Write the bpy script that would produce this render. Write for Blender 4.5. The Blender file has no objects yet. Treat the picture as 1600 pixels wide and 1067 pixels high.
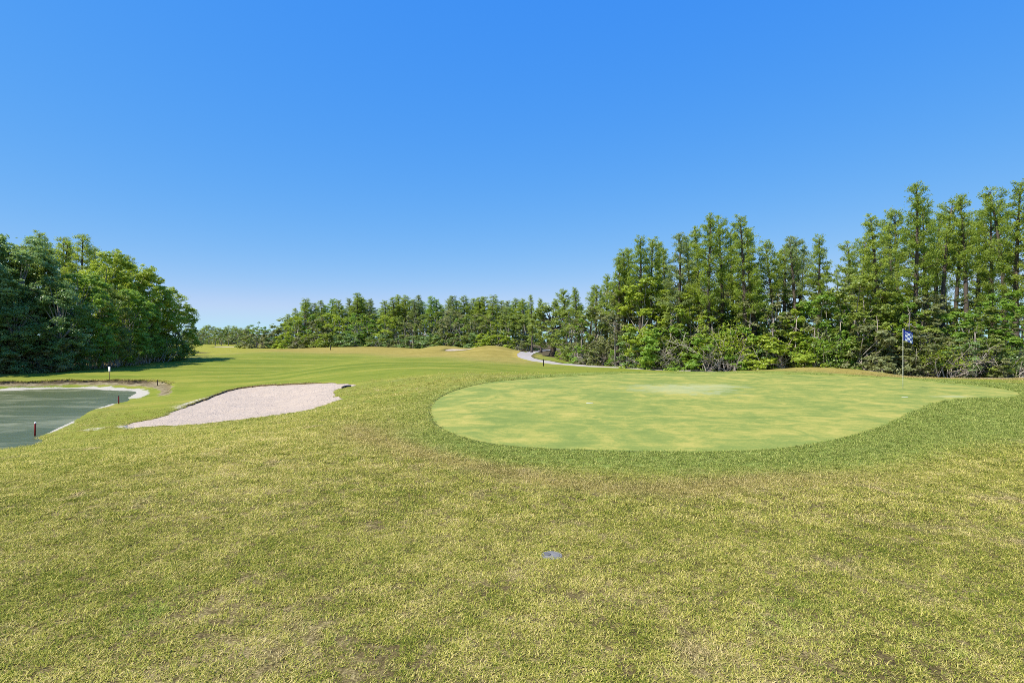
import bpy, math, random
import numpy as np
from mathutils import Vector
from mathutils.geometry import delaunay_2d_cdt

# ---------------------------------------------------------------- camera, sky, sun, exposure
sc = bpy.context.scene
C = sc.collection
EYE = 1.75
cd = bpy.data.cameras.new("camera"); cam = bpy.data.objects.new("camera", cd); C.objects.link(cam)
cam.location = (0, 0, EYE); cam.rotation_euler = (math.radians(90), 0, 0)
cd.lens = 20.0; cd.sensor_width = 36.0; cd.clip_start = 0.05; cd.clip_end = 6000
sc.camera = cam

SUN = Vector((-1.95, -1.25, 3.20)).normalized()
world = bpy.data.worlds.new("World"); sc.world = world; world.use_nodes = True
wn = world.node_tree.nodes; wl = world.node_tree.links
wn.clear()
sky = wn.new("ShaderNodeTexSky"); sky.sky_type = 'NISHITA'; sky.sun_disc = False
sky.sun_elevation = math.asin(SUN.z); sky.sun_rotation = math.atan2(SUN.x, SUN.y) % (2 * math.pi)
sky.altitude = 0; sky.air_density = 0.6; sky.dust_density = 0.0; sky.ozone_density = 6.0
# soft film-like response of the clear blue sky, one power curve per channel over the whole dome
sep = wn.new("ShaderNodeSeparateColor"); com = wn.new("ShaderNodeCombineColor"); wl.new(sky.outputs[0], sep.inputs[0])
for ch, (gain, gam, top) in enumerate(((15.2, 1.30, 2.9), (5.70, 0.535, 4.8), (5.45, 0.036, 5.6))):
    m1 = wn.new("ShaderNodeMath"); m1.operation = 'MULTIPLY'; m1.inputs[1].default_value = 0.1
    m2 = wn.new("ShaderNodeMath"); m2.operation = 'POWER'; m2.inputs[1].default_value = gam
    m3 = wn.new("ShaderNodeMath"); m3.operation = 'MULTIPLY'; m3.inputs[1].default_value = gain
    m4 = wn.new("ShaderNodeMath"); m4.operation = 'SMOOTH_MIN'; m4.inputs[1].default_value = top; m4.inputs[2].default_value = 0.8
    wl.new(sep.outputs[ch], m1.inputs[0]); wl.new(m1.outputs[0], m2.inputs[0]); wl.new(m2.outputs[0], m3.inputs[0]); wl.new(m3.outputs[0], m4.inputs[0]); wl.new(m4.outputs[0], com.inputs[ch])
bg = wn.new("ShaderNodeBackground"); bg.inputs['Strength'].default_value = 0.1
wo = wn.new("ShaderNodeOutputWorld")
wl.new(com.outputs[0], bg.inputs[0]); wl.new(bg.outputs[0], wo.inputs[0])

sd = bpy.data.lights.new("sun", 'SUN'); sd.energy = 4.2; sd.angle = math.radians(0.53); sd.color = (1.0, 0.94, 0.82)
sun = bpy.data.objects.new("sun", sd); C.objects.link(sun); sun.location = (-60, 30, 60)
sun.rotation_euler = SUN.to_track_quat('Z', 'Y').to_euler()

sc.view_settings.view_transform = 'Standard'; sc.view_settings.look = 'None'
sc.view_settings.gamma = 1.0; sc.view_settings.use_curve_mapping = False
sc.view_settings.exposure = 0.8
sc.cycles.use_denoising = False
sc.cycles.filter_width = 0.9
sc.cycles.max_bounces = 6; sc.cycles.diffuse_bounces = 3; sc.cycles.transmission_bounces = 4; sc.cycles.glossy_bounces = 2

rng = np.random.default_rng(7); random.seed(7)

# ---------------------------------------------------------------- helpers
def np_mesh(name, V, faces, mat=None, attrs=None, smooth=False, mats=None, fmat=None):
    """faces: list of int arrays (n,k)"""
    V = np.asarray(V, np.float32)
    me = bpy.data.meshes.new(name)
    me.vertices.add(len(V)); me.vertices.foreach_set("co", V.ravel())
    faces = [np.asarray(f, np.int32) for f in faces if len(f)]
    nl = sum(f.size for f in faces); nf = sum(len(f) for f in faces)
    me.loops.add(nl); me.loops.foreach_set("vertex_index", np.concatenate([f.ravel() for f in faces]))
    me.polygons.add(nf)
    starts = []; o = 0
    for f in faces:
        starts.append(o + np.arange(len(f), dtype=np.int32) * f.shape[1]); o += f.size
    me.polygons.foreach_set("loop_start", np.concatenate(starts).astype(np.int32))
    if smooth: me.polygons.foreach_set("use_smooth", np.ones(nf, bool))
    for m in (mats or ([mat] if mat else [])): me.materials.append(m)
    if fmat is not None: me.polygons.foreach_set("material_index", np.asarray(fmat, np.int32))
    for k, v in (attrs or {}).items():
        a = me.attributes.new(k, 'FLOAT', 'POINT'); a.data.foreach_set("value", np.asarray(v, np.float32))
    me.update(calc_edges=True); me.validate()
    return me

def link(name, me, parent=None, loc=None, rot=None, scale=None):
    o = bpy.data.objects.new(name, me); C.objects.link(o)
    if parent: o.parent = parent
    if loc is not None: o.location = loc
    if rot is not None: o.rotation_euler = rot
    if scale is not None: o.scale = scale
    return o

def tag(o, label=None, cat=None, group=None, kind=None):
    if label: o['label'] = label
    if cat: o['category'] = cat
    if group: o['group'] = group
    if kind: o['kind'] = kind
    return o

class Acc:
    """collects tubes, boxes and lathed shapes into one mesh"""
    def __init__(s): s.V = []; s.Q = []; s.T = []; s.n = 0
    def _add(s, v, q=None, t=None):
        if q is not None and len(q): s.Q.append(np.asarray(q, int) + s.n)
        if t is not None and len(t): s.T.append(np.asarray(t, int) + s.n)
        s.V.append(np.asarray(v, float)); s.n += len(v)
    def tube(s, pts, rad, k=6, cap=True):
        pts = np.asarray(pts, float); rad = np.broadcast_to(rad, (len(pts),)); n = len(pts)
        d = np.gradient(pts, axis=0); d /= np.linalg.norm(d, axis=1)[:, None] + 1e-9
        ref = np.array([1., 0, 0]) if abs(d[0][0]) < .8 else np.array([0, 1., 0])
        u = np.cross(d, ref); u /= np.linalg.norm(u, axis=1)[:, None] + 1e-9; w = np.cross(d, u)
        a = np.arange(k) / k * 2 * math.pi
        ring = u[:, None] * np.cos(a)[None, :, None] + w[:, None] * np.sin(a)[None, :, None]
        v = (pts[:, None] + ring * rad[:, None, None]).reshape(-1, 3)
        i = np.arange(n - 1)[:, None] * k; j = np.arange(k)[None]; j2 = (j + 1) % k
        q = np.stack([i + j, i + j2, i + k + j2, i + k + j], -1).reshape(-1, 4)
        t = []
        if cap:
            v = np.vstack([v, pts[0], pts[-1]])
            for e in range(k):
                t.append((n * k, (e + 1) % k, e)); t.append((n * k + 1, (n - 1) * k + e, (n - 1) * k + (e + 1) % k))
        s._add(v, q, t); return s
    def lathe(s, prof, c=(0, 0, 0), k=20):
        a = np.arange(k) / k * 2 * math.pi; v = []
        for r, z in prof: v += [(c[0] + r * math.cos(t), c[1] + r * math.sin(t), c[2] + z) for t in a]
        n = len(prof); q = [(i * k + j, i * k + (j + 1) % k, (i + 1) * k + (j + 1) % k, (i + 1) * k + j) for i in range(n - 1) for j in range(k)]
        s._add(v, q); return s
    def box(s, c, size, rz=0.0, bev=0.12):
        """bevelled box: top and bottom rims drawn in"""
        hx, hy, hz = [q / 2 for q in size]; b = bev * min(hx, hy, hz) * 2
        ring = lambda x, y, z: [(-x, -y, z), (x, -y, z), (x, y, z), (-x, y, z)]
        v = np.array(ring(hx - b, hy - b, -hz) + ring(hx, hy, -hz + b) + ring(hx, hy, hz - b) + ring(hx - b, hy - b, hz))
        cs, sn = math.cos(rz), math.sin(rz)
        v = np.c_[v[:, 0] * cs - v[:, 1] * sn, v[:, 0] * sn + v[:, 1] * cs, v[:, 2]] + np.array(c)
        q = [(3, 2, 1, 0), (12, 13, 14, 15)] + [(i * 4 + j, i * 4 + (j + 1) % 4, (i + 1) * 4 + (j + 1) % 4, (i + 1) * 4 + j) for i in range(3) for j in range(4)]
        s._add(v, q); return s
    def mesh(s, name, mat, smooth=True, attrs=None):
        f = []
        if s.Q: f.append(np.concatenate(s.Q))
        if s.T: f.append(np.concatenate(s.T))
        return np_mesh(name, np.concatenate(s.V), f, mat, attrs, smooth)

# ---- node shorthand
class NT:
    def __init__(s, name):
        s.m = bpy.data.materials.new(name); s.m.use_nodes = True; s.t = s.m.node_tree; s.t.nodes.clear()
        s.out = s.t.nodes.new("ShaderNodeOutputMaterial")
        s.pos = s.t.nodes.new("ShaderNodeNewGeometry").outputs['Position']
    def n(s, typ, props=None, **ins):
        nd = s.t.nodes.new("ShaderNode" + typ)
        for k, v in (props or {}).items(): setattr(nd, k, v)
        for k, v in ins.items():
            k = int(k[1:]) if k[0] == '_' and k[1:].isdigit() else k.replace('_', ' ')
            sock = nd.inputs[k]
            if isinstance(v, bpy.types.NodeSocket): s.t.links.new(v, sock)
            else:
                if isinstance(v, tuple) and len(v) == 3 and sock.type == 'RGBA': v = (*v, 1)
                sock.default_value = v
        return nd
    def noise(s, scale, detail=3, rough=.55, vec=None, dist=0.0):
        return s.n("TexNoise", None, Vector=vec or s.pos, Scale=float(scale), Detail=float(detail), Roughness=rough, Distortion=dist).outputs[0]
    def math(s, op, a, b=0.0, c=None):
        kw = dict(_0=a, _1=b)
        if c is not None: kw['_2'] = c
        return s.n("Math", dict(operation=op), **kw).outputs[0]
    def mix(s, f, a, b): return s.n("MixRGB", None, Fac=f, Color1=a, Color2=b).outputs[0]
    def ramp(s, f, stops, interp='LINEAR'):
        r = s.n("ValToRGB", None, Fac=f); e = r.color_ramp.elements; r.color_ramp.interpolation = interp
        while len(e) < len(stops): e.new(0.5)
        for q, (p, c) in zip(e, stops): q.position = p; q.color = (*c, 1) if len(c) == 3 else c
        return r.outputs[0]
    def step(s, v, a, b): return s.n("MapRange", dict(interpolation_type='SMOOTHSTEP'), Value=v, From_Min=a, From_Max=b).outputs[0]
    def attr(s, name, typ='GEOMETRY'): return s.n("Attribute", dict(attribute_name=name, attribute_type=typ)).outputs['Fac']
    def scale(s, v):
        return s.n("Mapping", None, Vector=s.pos, Scale=v).outputs[0]
    def bump(s, h, strength, dist): return s.n("Bump", None, Height=h, Strength=strength, Distance=dist).outputs[0]
    def principled(s, col, rough=.8, spec=.2, normal=None, metal=0.0):
        kw = dict(Base_Color=col, Roughness=rough, Metallic=metal); kw['Specular_IOR_Level'] = spec
        if normal is not None: kw['Normal'] = normal
        return s.n("BsdfPrincipled", None, **kw).outputs[0]
    def done(s, sh): s.t.links.new(sh, s.out.inputs[0]); return s.m

def plain(name, col, rough=.6, spec=.3, var=.25, sc_=30, metal=0.0):
    N = NT(name); f = N.noise(sc_, 4)
    c = N.mix(f, tuple(q * (1 - var) for q in col), tuple(min(1, q * (1 + var)) for q in col))
    return N.done(N.principled(c, rough, spec, metal=metal, normal=N.bump(N.noise(sc_ * 3, 3), .25, .01)))

def leafmat(name, ca, cb, trans=.35, rough=.42, spec=.36):
    N = NT(name)
    oi = N.n("ObjectInfo").outputs['Random']; t = N.attr('tint')
    f = N.math('ADD', N.math('MULTIPLY', t, .62), N.math('MULTIPLY', oi, .38))
    col = N.mix(f, ca, cb)
    d = N.principled(col, rough, spec)
    tr = N.n("BsdfTranslucent", None, Color=N.mix(.55, col, (cb[0] * 1.5, cb[1] * 1.5, cb[2] * .7))).outputs[0]
    return N.done(N.n("MixShader", None, _0=trans, _1=d, _2=tr).outputs[0])

def barkmat(name, ca, cb, sc_=6):
    N = NT(name); v = N.n("TexCoord").outputs['Object']
    m = N.n("Mapping", None, Vector=v, Scale=(1, 1, .25)).outputs[0]
    f = N.noise(sc_, 5, .65, m)
    return N.done(N.principled(N.mix(f, ca, cb), .9, .1, N.bump(N.noise(sc_ * 4, 4, .6, m), .8, .03)))

# ---------------------------------------------------------------- terrain height
def ss(a, b, x):
    t = np.clip((x - a) / (b - a), 0, 1); return t * t * (3 - 2 * t)
def spline(P, n=6, closed=True):
    P = np.array(P, float); N = len(P); out = []
    for i in range(N if closed else N - 1):
        if closed: a, b, c, d = P[i - 1], P[i], P[(i + 1) % N], P[(i + 2) % N]
        else: a, b, c, d = P[max(i - 1, 0)], P[i], P[i + 1], P[min(i + 2, N - 1)]
        for k in range(n):
            t = k / n
            out.append(.5 * ((2 * b) + (-a + c) * t + (2 * a - 5 * b + 4 * c - d) * t * t + (-a + 3 * b - 3 * c + d) * t ** 3))
    if not closed: out.append(P[-1])
    return np.array(out)
def sdf(poly, x, y):
    x = np.asarray(x, float); y = np.asarray(y, float)
    d = np.full(x.shape, 1e18); ins = np.zeros(x.shape, bool); N = len(poly)
    for i in range(N):
        ax, ay = poly[i]; bx, by = poly[(i + 1) % N]
        ex, ey = bx - ax, by - ay; L = ex * ex + ey * ey + 1e-12
        t = np.clip(((x - ax) * ex + (y - ay) * ey) / L, 0, 1)
        d = np.minimum(d, (x - ax - t * ex) ** 2 + (y - ay - t * ey) ** 2)
        ins ^= ((ay > y) != (by > y)) & (x < (bx - ax) * (y - ay) / ((by - ay) if by != ay else 1e-12) + ax)
    return np.where(ins, -1, 1) * np.sqrt(d)
def linedist(line, x, y):
    d = np.full(np.shape(x), 1e18)
    for (ax, ay), (bx, by) in zip(line[:-1], line[1:]):
        ex, ey = bx - ax, by - ay
        t = np.clip(((x - ax) * ex + (y - ay) * ey) / (ex * ex + ey * ey + 1e-12), 0, 1)
        d = np.minimum(d, (x - ax - t * ex) ** 2 + (y - ay - t * ey) ** 2)
    return np.sqrt(d)

WATER = -1.9
POND = spline([(-17.86, 19.85), (-18.31, 21.42), (-18.76, 23.26), (-20.99, 27.85), (-22.83, 31.97), (-24.33, 35.46), (-25.57, 37.95), (-27.25, 40.31), (-28.82, 41.87), (-30.7, 42.98), (-32.83, 43.56), (-34.79, 43.56), (-36.26, 42.7), (-37.68, 41.87), (-50.0, 40.5), (-60.0, 37.0), (-56.0, 27.0), (-42.0, 19.0), (-26.0, 16.5)], 4)
GREEN = spline([(-2.144, 14.889), (-1.786, 12.802), (-1.432, 11.573), (-1.016, 10.628), (-0.445, 9.896), (0.213, 9.487), (1.042, 9.262), (2.046, 9.097), (3.06, 9.067), (3.926, 9.184), (4.841, 9.565), (5.884, 10.257), (7.088, 11.252), (8.548, 12.666), (10.171, 14.353), (11.85, 15.962), (13.146, 16.937), (14.276, 17.385), (15.143, 17.483), (16.183, 18.166), (17.269, 19.384), (18.256, 21.354), (18.235, 23.158), (17.912, 25.684), (16.562, 27.781), (13.71, 29.019), (10.779, 29.945), (6.664, 29.624), (3.092, 27.488), (0.567, 25.196), (-1.29, 22.944), (-2.194, 20.535), (-2.376, 17.6)], 5)
BUNKER = spline([(-15.334, 22.72), (-14.253, 22.427), (-12.071, 21.462), (-10.765, 21.267), (-9.384, 20.857), (-8.085, 20.535), (-7.426, 21.296), (-7.128, 22.632), (-6.985, 23.431), (-7.598, 24.563), (-8.172, 26.133), (-8.513, 27.722), (-8.038, 28.356), (-7.973, 29.048), (-9.391, 30.921), (-12.032, 33.427), (-14.76, 35.465), (-16.396, 36.44), (-17.517, 36.216), (-17.517, 34.226), (-17.256, 32.296), (-16.979, 30.189), (-16.302, 28.141), (-15.512, 25.304), (-15.73, 24.533), (-16.068, 24.007)], 6)
_n = np.arange(len(BUNKER))
BUNKER = BUNKER + np.c_[.07 * np.sin(_n * 2.3) + .05 * np.sin(_n * 1.1 + 1), .09 * np.sin(_n * 1.7 + .5) + .06 * np.sin(_n * 3.1)]
FARBUNKER = spline([(-10.3, 87.4), (-8.3, 87.2), (-6.0, 86.2), (-5.9, 89.5), (-8.6, 90.2), (-10.1, 89.6)], 4)
FARSAND = spline([(-90.5, 172), (-86.5, 172), (-92, 190), (-97, 190)], 4)
PATH = spline([(30, 190), (14, 150), (6.6, 121.4), (3.8, 105.2), (2.08, 84.2), (1.71, 79.5), (2.1, 72), (3.5, 62.3), (5.93, 52.7), (10.5, 46.0), (14.4, 41.9), (18.6, 38.4), (23.5, 36.2), (28.5, 35.0), (36, 34.4), (60, 33)], 8, closed=False)
BUMPS = [(19.2, 33.0, .52, 2.7, 1.6), (-27, 118, .75, 7.5, 7), (-39, 126, .5, 7, 7), (-11.6, 95, 1.22, 3.4, 6.0), (-2.9, 88, 1.28, 3.2, 6.0), (33, 33, .2, 4, 1.5), (-16, 104, .5, 4, 5)]

def bank_jag(x, y): return .22 * np.sin(x * 1.3 + .5 * y) + .14 * np.sin(x * 3.1 + y * 1.7) + .09 * np.sin(x * 7.3 - y * 4.1)
def H(x, y):
    x = np.asarray(x, float); y = np.asarray(y, float)
    s = sdf(POND, x, y)
    t = np.clip(s / 17, 0, 1); near = -1.9 + 1.9 * (.4 * t + .6 * t * t * (3 - 2 * t))
    sj = s + bank_jag(x, y); la = .15 + .17 * (.5 + .5 * np.sin(x * .9 + 1) * np.sin(x * .37 + y * .5))
    far = -1.9 + .08 * ss(0, 1.2, s) + .25 * ss(1.0, 2.6, s) + la * ss(2.55, 2.85, sj) + (.32 - la) * ss(2.2, 6, s) + .25 * ss(3, 12, s) + 1.0 * ss(8, 55, s)
    w = ss(35, 39.5, y) * ss(-13, -23, x)
    z = near * (1 - w) + far * w
    z = np.where(s < 0, -1.9 + np.maximum(s * .2, -1.0), z)
    r = np.hypot(x, y); gz = ss(-9, -4, x) * ss(3, 9, y) * (1 - ss(30, 34, y))
    z = z + .1 * ss(11, 29, y) * ss(-8, -2, x) * (1 - ss(14, 20, x))
    z = z - .55 * ss(0, 8.5, y - 30.5 + 4.5 * ss(15, 23, x)) * ss(-6, 4, x) * (1 - ss(70, 110, y) * .5) - .25 * ss(38, 75, y) * (1 - ss(-6, 4, x)) * ss(-60, -20, x)
    z = z + (.03 * np.sin(x * .7 + 1.3) * np.sin(y * .55 + .4) + .015 * np.sin(x * 1.7 + y * 1.1)) * ss(2, 6, r) * (1 - .85 * gz)
    for cx, cy, a, rx, ry in BUMPS:
        z = z + a * np.exp(-.5 * ((x - cx) / rx) ** 2 - .5 * ((y - cy) / ry) ** 2)
    return z
def hz(x, y): return float(H(np.array([x]), np.array([y]))[0])

# ---------------------------------------------------------------- setting materials
def ground_material():
    N = NT("turf_ground")
    big = N.noise(.16, 3); mid = N.noise(1.1, 5, .6); fine = N.noise(26, 5, .65)
    grain = N.noise(9, 6, .75, dist=.4)
    f = N.math('ADD', N.math('MULTIPLY', mid, .55), N.math('MULTIPLY', fine, .45))
    f = N.math('ADD', f, N.math('MULTIPLY', N.math('SUBTRACT', grain, .5), .55))
    rough = N.ramp(f, [(.25, (.09, .075, .025)), (.40, (.20, .18, .045)), (.54, (.30, .265, .075)), (.72, (.42, .35, .14))])
    dry = N.step(N.math('ADD', big, N.math('MULTIPLY', mid, .35)), .58, .80)
    rough = N.mix(N.math('MULTIPLY', dry, .55), rough, (.34, .26, .11))
    thatch = N.ramp(N.math('ADD', N.math('MULTIPLY', f, .5), N.math('MULTIPLY', N.noise(75, 4, .7), .5)), [(.36, (.03, .022, .010)), (.5, (.13, .10, .04)), (.62, (.36, .29, .13))])
    rough = N.mix(N.attr('near'), rough, thatch)
    lush = N.ramp(f, [(.28, (.12, .13, .02)), (.5, (.25, .25, .03)), (.72, (.36, .33, .065))])
    # mown fairway: streaks lie along the mowing direction, across the view
    st = N.noise(1.0, 4, .6, N.scale((.05, .42, .1)))
    fw = N.math('ADD', N.math('MULTIPLY', st, .6), N.math('MULTIPLY', f, .4))
    fair = N.ramp(fw, [(.34, (.10, .145, .018)), (.5, (.175, .205, .028)), (.66, (.29, .26, .05))])
    br = N.ramp(N.math('ADD', N.math('MULTIPLY', f, .6), N.math('MULTIPLY', st, .4)), [(.32, (.17, .14, .03)), (.52, (.28, .225, .055)), (.70, (.38, .31, .10))])
    fr = N.ramp(f, [(.28, (.085, .12, .022)), (.48, (.165, .21, .042)), (.68, (.27, .295, .08))])
    rag = N.math('MULTIPLY', N.math('SUBTRACT', f, .5), 1.3)
    def fac(name, a=.3, b=.7): return N.step(N.math('ADD', N.attr(name), rag), a, b)
    col = N.mix(fac('lush', .35, .9), rough, lush)
    col = N.mix(fac('fairway', .3, .9), col, fair)
    col = N.mix(fac('brown', .35, .9), col, br)
    col = N.mix(fac('fringe'), col, fr)
    col = N.mix(fac('sandy', .45, .75), col, N.mix(fine, (.42, .36, .27), (.60, .54, .45)))
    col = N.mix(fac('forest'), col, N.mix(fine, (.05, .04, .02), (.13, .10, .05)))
    col = N.mix(fac('soil', .4, .6), col, N.ramp(f, [(.35, (.07, .055, .025)), (.5, (.20, .16, .09)), (.65, (.33, .29, .17))]))
    col = N.mix(N.math('MULTIPLY', N.step(N.math('ADD', N.attr('lip'), rag), .25, .8), .85), col, N.mix(fine, (.03, .022, .014), (.08, .06, .035)))  # shade under the pond's undercut far bank, painted into the colour as dark brown
    col = N.mix(fac('beach', .4, .6), col, N.mix(fine, (.34, .31, .25), (.46, .43, .36)))
    return N.done(N.principled(col, .95, .05, N.bump(N.math('ADD', fine, grain), .55, .03)))

def green_material():
    N = NT("putting_turf")
    v = N.scale((.9, .7, 1)); big = N.noise(.6, 4, .62, v, .9); mid = N.noise(1.9, 7, .72, N.scale((.8, .8, 1)), .9); fine = N.noise(28, 5, .75)
    f = N.math('ADD', N.math('ADD', N.math('MULTIPLY', big, .36), N.math('MULTIPLY', mid, .44)), N.math('MULTIPLY', fine, .20))
    mow = N.noise(1.0, 4, .6, N.scale((.35, 2.6, 1)))
    f = N.math('ADD', f, N.math('MULTIPLY', N.math('SUBTRACT', mow, .5), .16))
    col = N.ramp(f, [(.39, (.15, .20, .046)), (.475, (.20, .24, .055)), (.53, (.285, .285, .066)), (.60, (.375, .33, .085))])
    # worn, bleached turf in the middle of the green and by its right-hand tongue
    def blob(cx, cy, rx, ry):
        p = N.n("Mapping", dict(vector_type='TEXTURE'), Vector=N.pos, Location=(cx, cy, 0), Rotation=(0, 0, .18), Scale=(rx, ry, 1000)).outputs[0]
        return N.n("VectorMath", dict(operation='LENGTH'), _0=p).outputs['Value']
    for (cx, cy, rx, ry) in ((6.0, 20.4, 2.2, 2.6), (7.6, 21.6, 1.6, 1.4), (13.9, 17.9, .9, .35)):
        w = N.step(N.math('ADD', blob(cx, cy, rx, ry), N.math('MULTIPLY', N.math('SUBTRACT', mid, .5), 2.6)), 1.0, .35)
        col = N.mix(N.math('MULTIPLY', w, .48), col, (.40, .40, .21))
    return N.done(N.principled(col, .9, .08, N.bump(fine, .25, .01)))

def sand_material():
    N = NT("bunker_sand")
    lump = N.noise(1.7, 4, .6, dist=.6); fine = N.noise(50, 3); foot = N.noise(7, 4, .6, N.scale((1.6, .7, 1)), .8)
    h = N.math('ADD', N.math('MULTIPLY', foot, .45), N.math('ADD', lump, N.math('MULTIPLY', fine, .04)))
    col = N.mix(N.noise(1.3, 5), (.385, .31, .245), (.48, .395, .32))
    col = N.mix(N.step(N.noise(5, 4, .7), .60, .75), col, (.32, .255, .20))
    return N.done(N.principled(col, .95, .05, N.bump(h, 1.0, .16)))

def water_material():
    N = NT("pond_water")
    v = N.scale((.35, 1.0, 1))
    h = N.math('ADD', N.noise(5, 4, .6, v, .4), N.math('MULTIPLY', N.noise(1.1, 3, .5, v), .8))
    scum = N.step(N.noise(.35, 5, .65, N.scale((.5, 1.2, 1)), .8), .46, .66)
    col = N.mix(scum, (.085, .105, .04), (.21, .22, .12))
    return N.done(N.principled(col, .32, .5, N.bump(h, .7, .10)))

def path_material():
    N = NT("path_concrete")
    c = N.mix(N.noise(2.5, 5), (.30, .27, .25), (.42, .38, .355))
    return N.done(N.principled(c, .9, .1, N.bump(N.noise(30, 3), .2, .01)))

M = dict(ground=ground_material(), green=green_material(), sand=sand_material(), water=water_material(), path=path_material(),
         soil=plain("bank_soil", (.10, .075, .04), .95, .05, .5, 12))

# ---------------------------------------------------------------- ground sheet, green, bunkers and path share one triangulation
def offset(line, d):
    t = np.gradient(line, axis=0); t /= np.linalg.norm(t, axis=1)[:, None]
    return line + np.c_[-t[:, 1], t[:, 0]] * d
PATHPOLY = np.vstack([offset(PATH, .98), offset(PATH, -.98)[::-1]])
REGIONS = [("putting_green", GREEN), ("sand_bunker", BUNKER), ("far_sand_bunker", FARBUNKER), ("far_sand", FARSAND), ("path", PATHPOLY)]

def build_ground():
    r = [0.4]
    while r[-1] < 2800: r.append(r[-1] * (1.024 if r[-1] < 250 else 1.08))
    an = np.radians(np.concatenate([np.arange(34, 146, .33), np.arange(146, 394, 5.0)]))
    r = np.array(r)
    P = np.stack([np.outer(r, np.cos(an)).ravel(), np.outer(r, np.sin(an)).ravel()], 1)
    rad = np.hypot(P[:, 0], P[:, 1]); keep = np.ones(len(P), bool)
    for nm, poly in REGIONS:
        lo = poly.min(0) - 2; hi = poly.max(0) + 2
        idx = np.where((P[:, 0] > lo[0]) & (P[:, 0] < hi[0]) & (P[:, 1] > lo[1]) & (P[:, 1] < hi[1]))[0]
        dd = np.abs(sdf(poly, P[idx, 0], P[idx, 1])); keep[idx[dd < np.maximum(.05, .006 * rad[idx])]] = False
    P = P[keep]
    pts = [P]; edges = []; n = len(P)
    g = np.stack(np.meshgrid(np.arange(-18, -6, .4), np.arange(20, 37, .4)), -1).reshape(-1, 2) + rng.uniform(-.05, .05, (30 * 43, 2))
    g = g[sdf(BUNKER, g[:, 0], g[:, 1]) < -.15]; pts.append(g); n += len(g)
    g2 = np.stack(np.meshgrid(np.arange(-58, -20, .19), np.arange(34, 50, .19)), -1).reshape(-1, 2); g2 = g2 + rng.uniform(-.05, .05, g2.shape)
    sq = sdf(POND, g2[:, 0], g2[:, 1]); g2 = g2[(sq > 1.9) & (sq < 3.5)]; pts.append(g2); n += len(g2)
    loops = {}
    for nm, poly in REGIONS:
        loops[nm] = (n, len(poly)); pts.append(poly)
        edges += [(n + i, n + (i + 1) % len(poly)) for i in range(len(poly))]; n += len(poly)
    A = np.vstack(pts)
    vo, eo, fo, ov, oe, of = delaunay_2d_cdt([Vector(p) for p in A], edges, [], 0, 1e-6)
    V2 = np.array([(v.x, v.y) for v in vo]); F = np.array(fo, int)
    inmap = {}
    for i, l in enumerate(ov):
        for q in l: inmap[q] = i
    cen = V2[F].mean(1); reg = np.full(len(F), -1)
    for k, (nm, poly) in enumerate(REGIONS):
        lo = poly.min(0); hi = poly.max(0)
        idx = np.where((cen[:, 0] > lo[0]) & (cen[:, 0] < hi[0]) & (cen[:, 1] > lo[1]) & (cen[:, 1] < hi[1]))[0]
        reg[idx[sdf(poly, cen[idx, 0], cen[idx, 1]) < 0]] = k
    x, y = V2[:, 0], V2[:, 1]; z = H(x, y)
    far = np.hypot(x, y) > 600; z[far] = np.minimum(z[far], -.5)
    return V2, F, reg, z, loops, inmap

V2, TF, REG, TZ, LOOPS, INMAP = build_ground()

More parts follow.
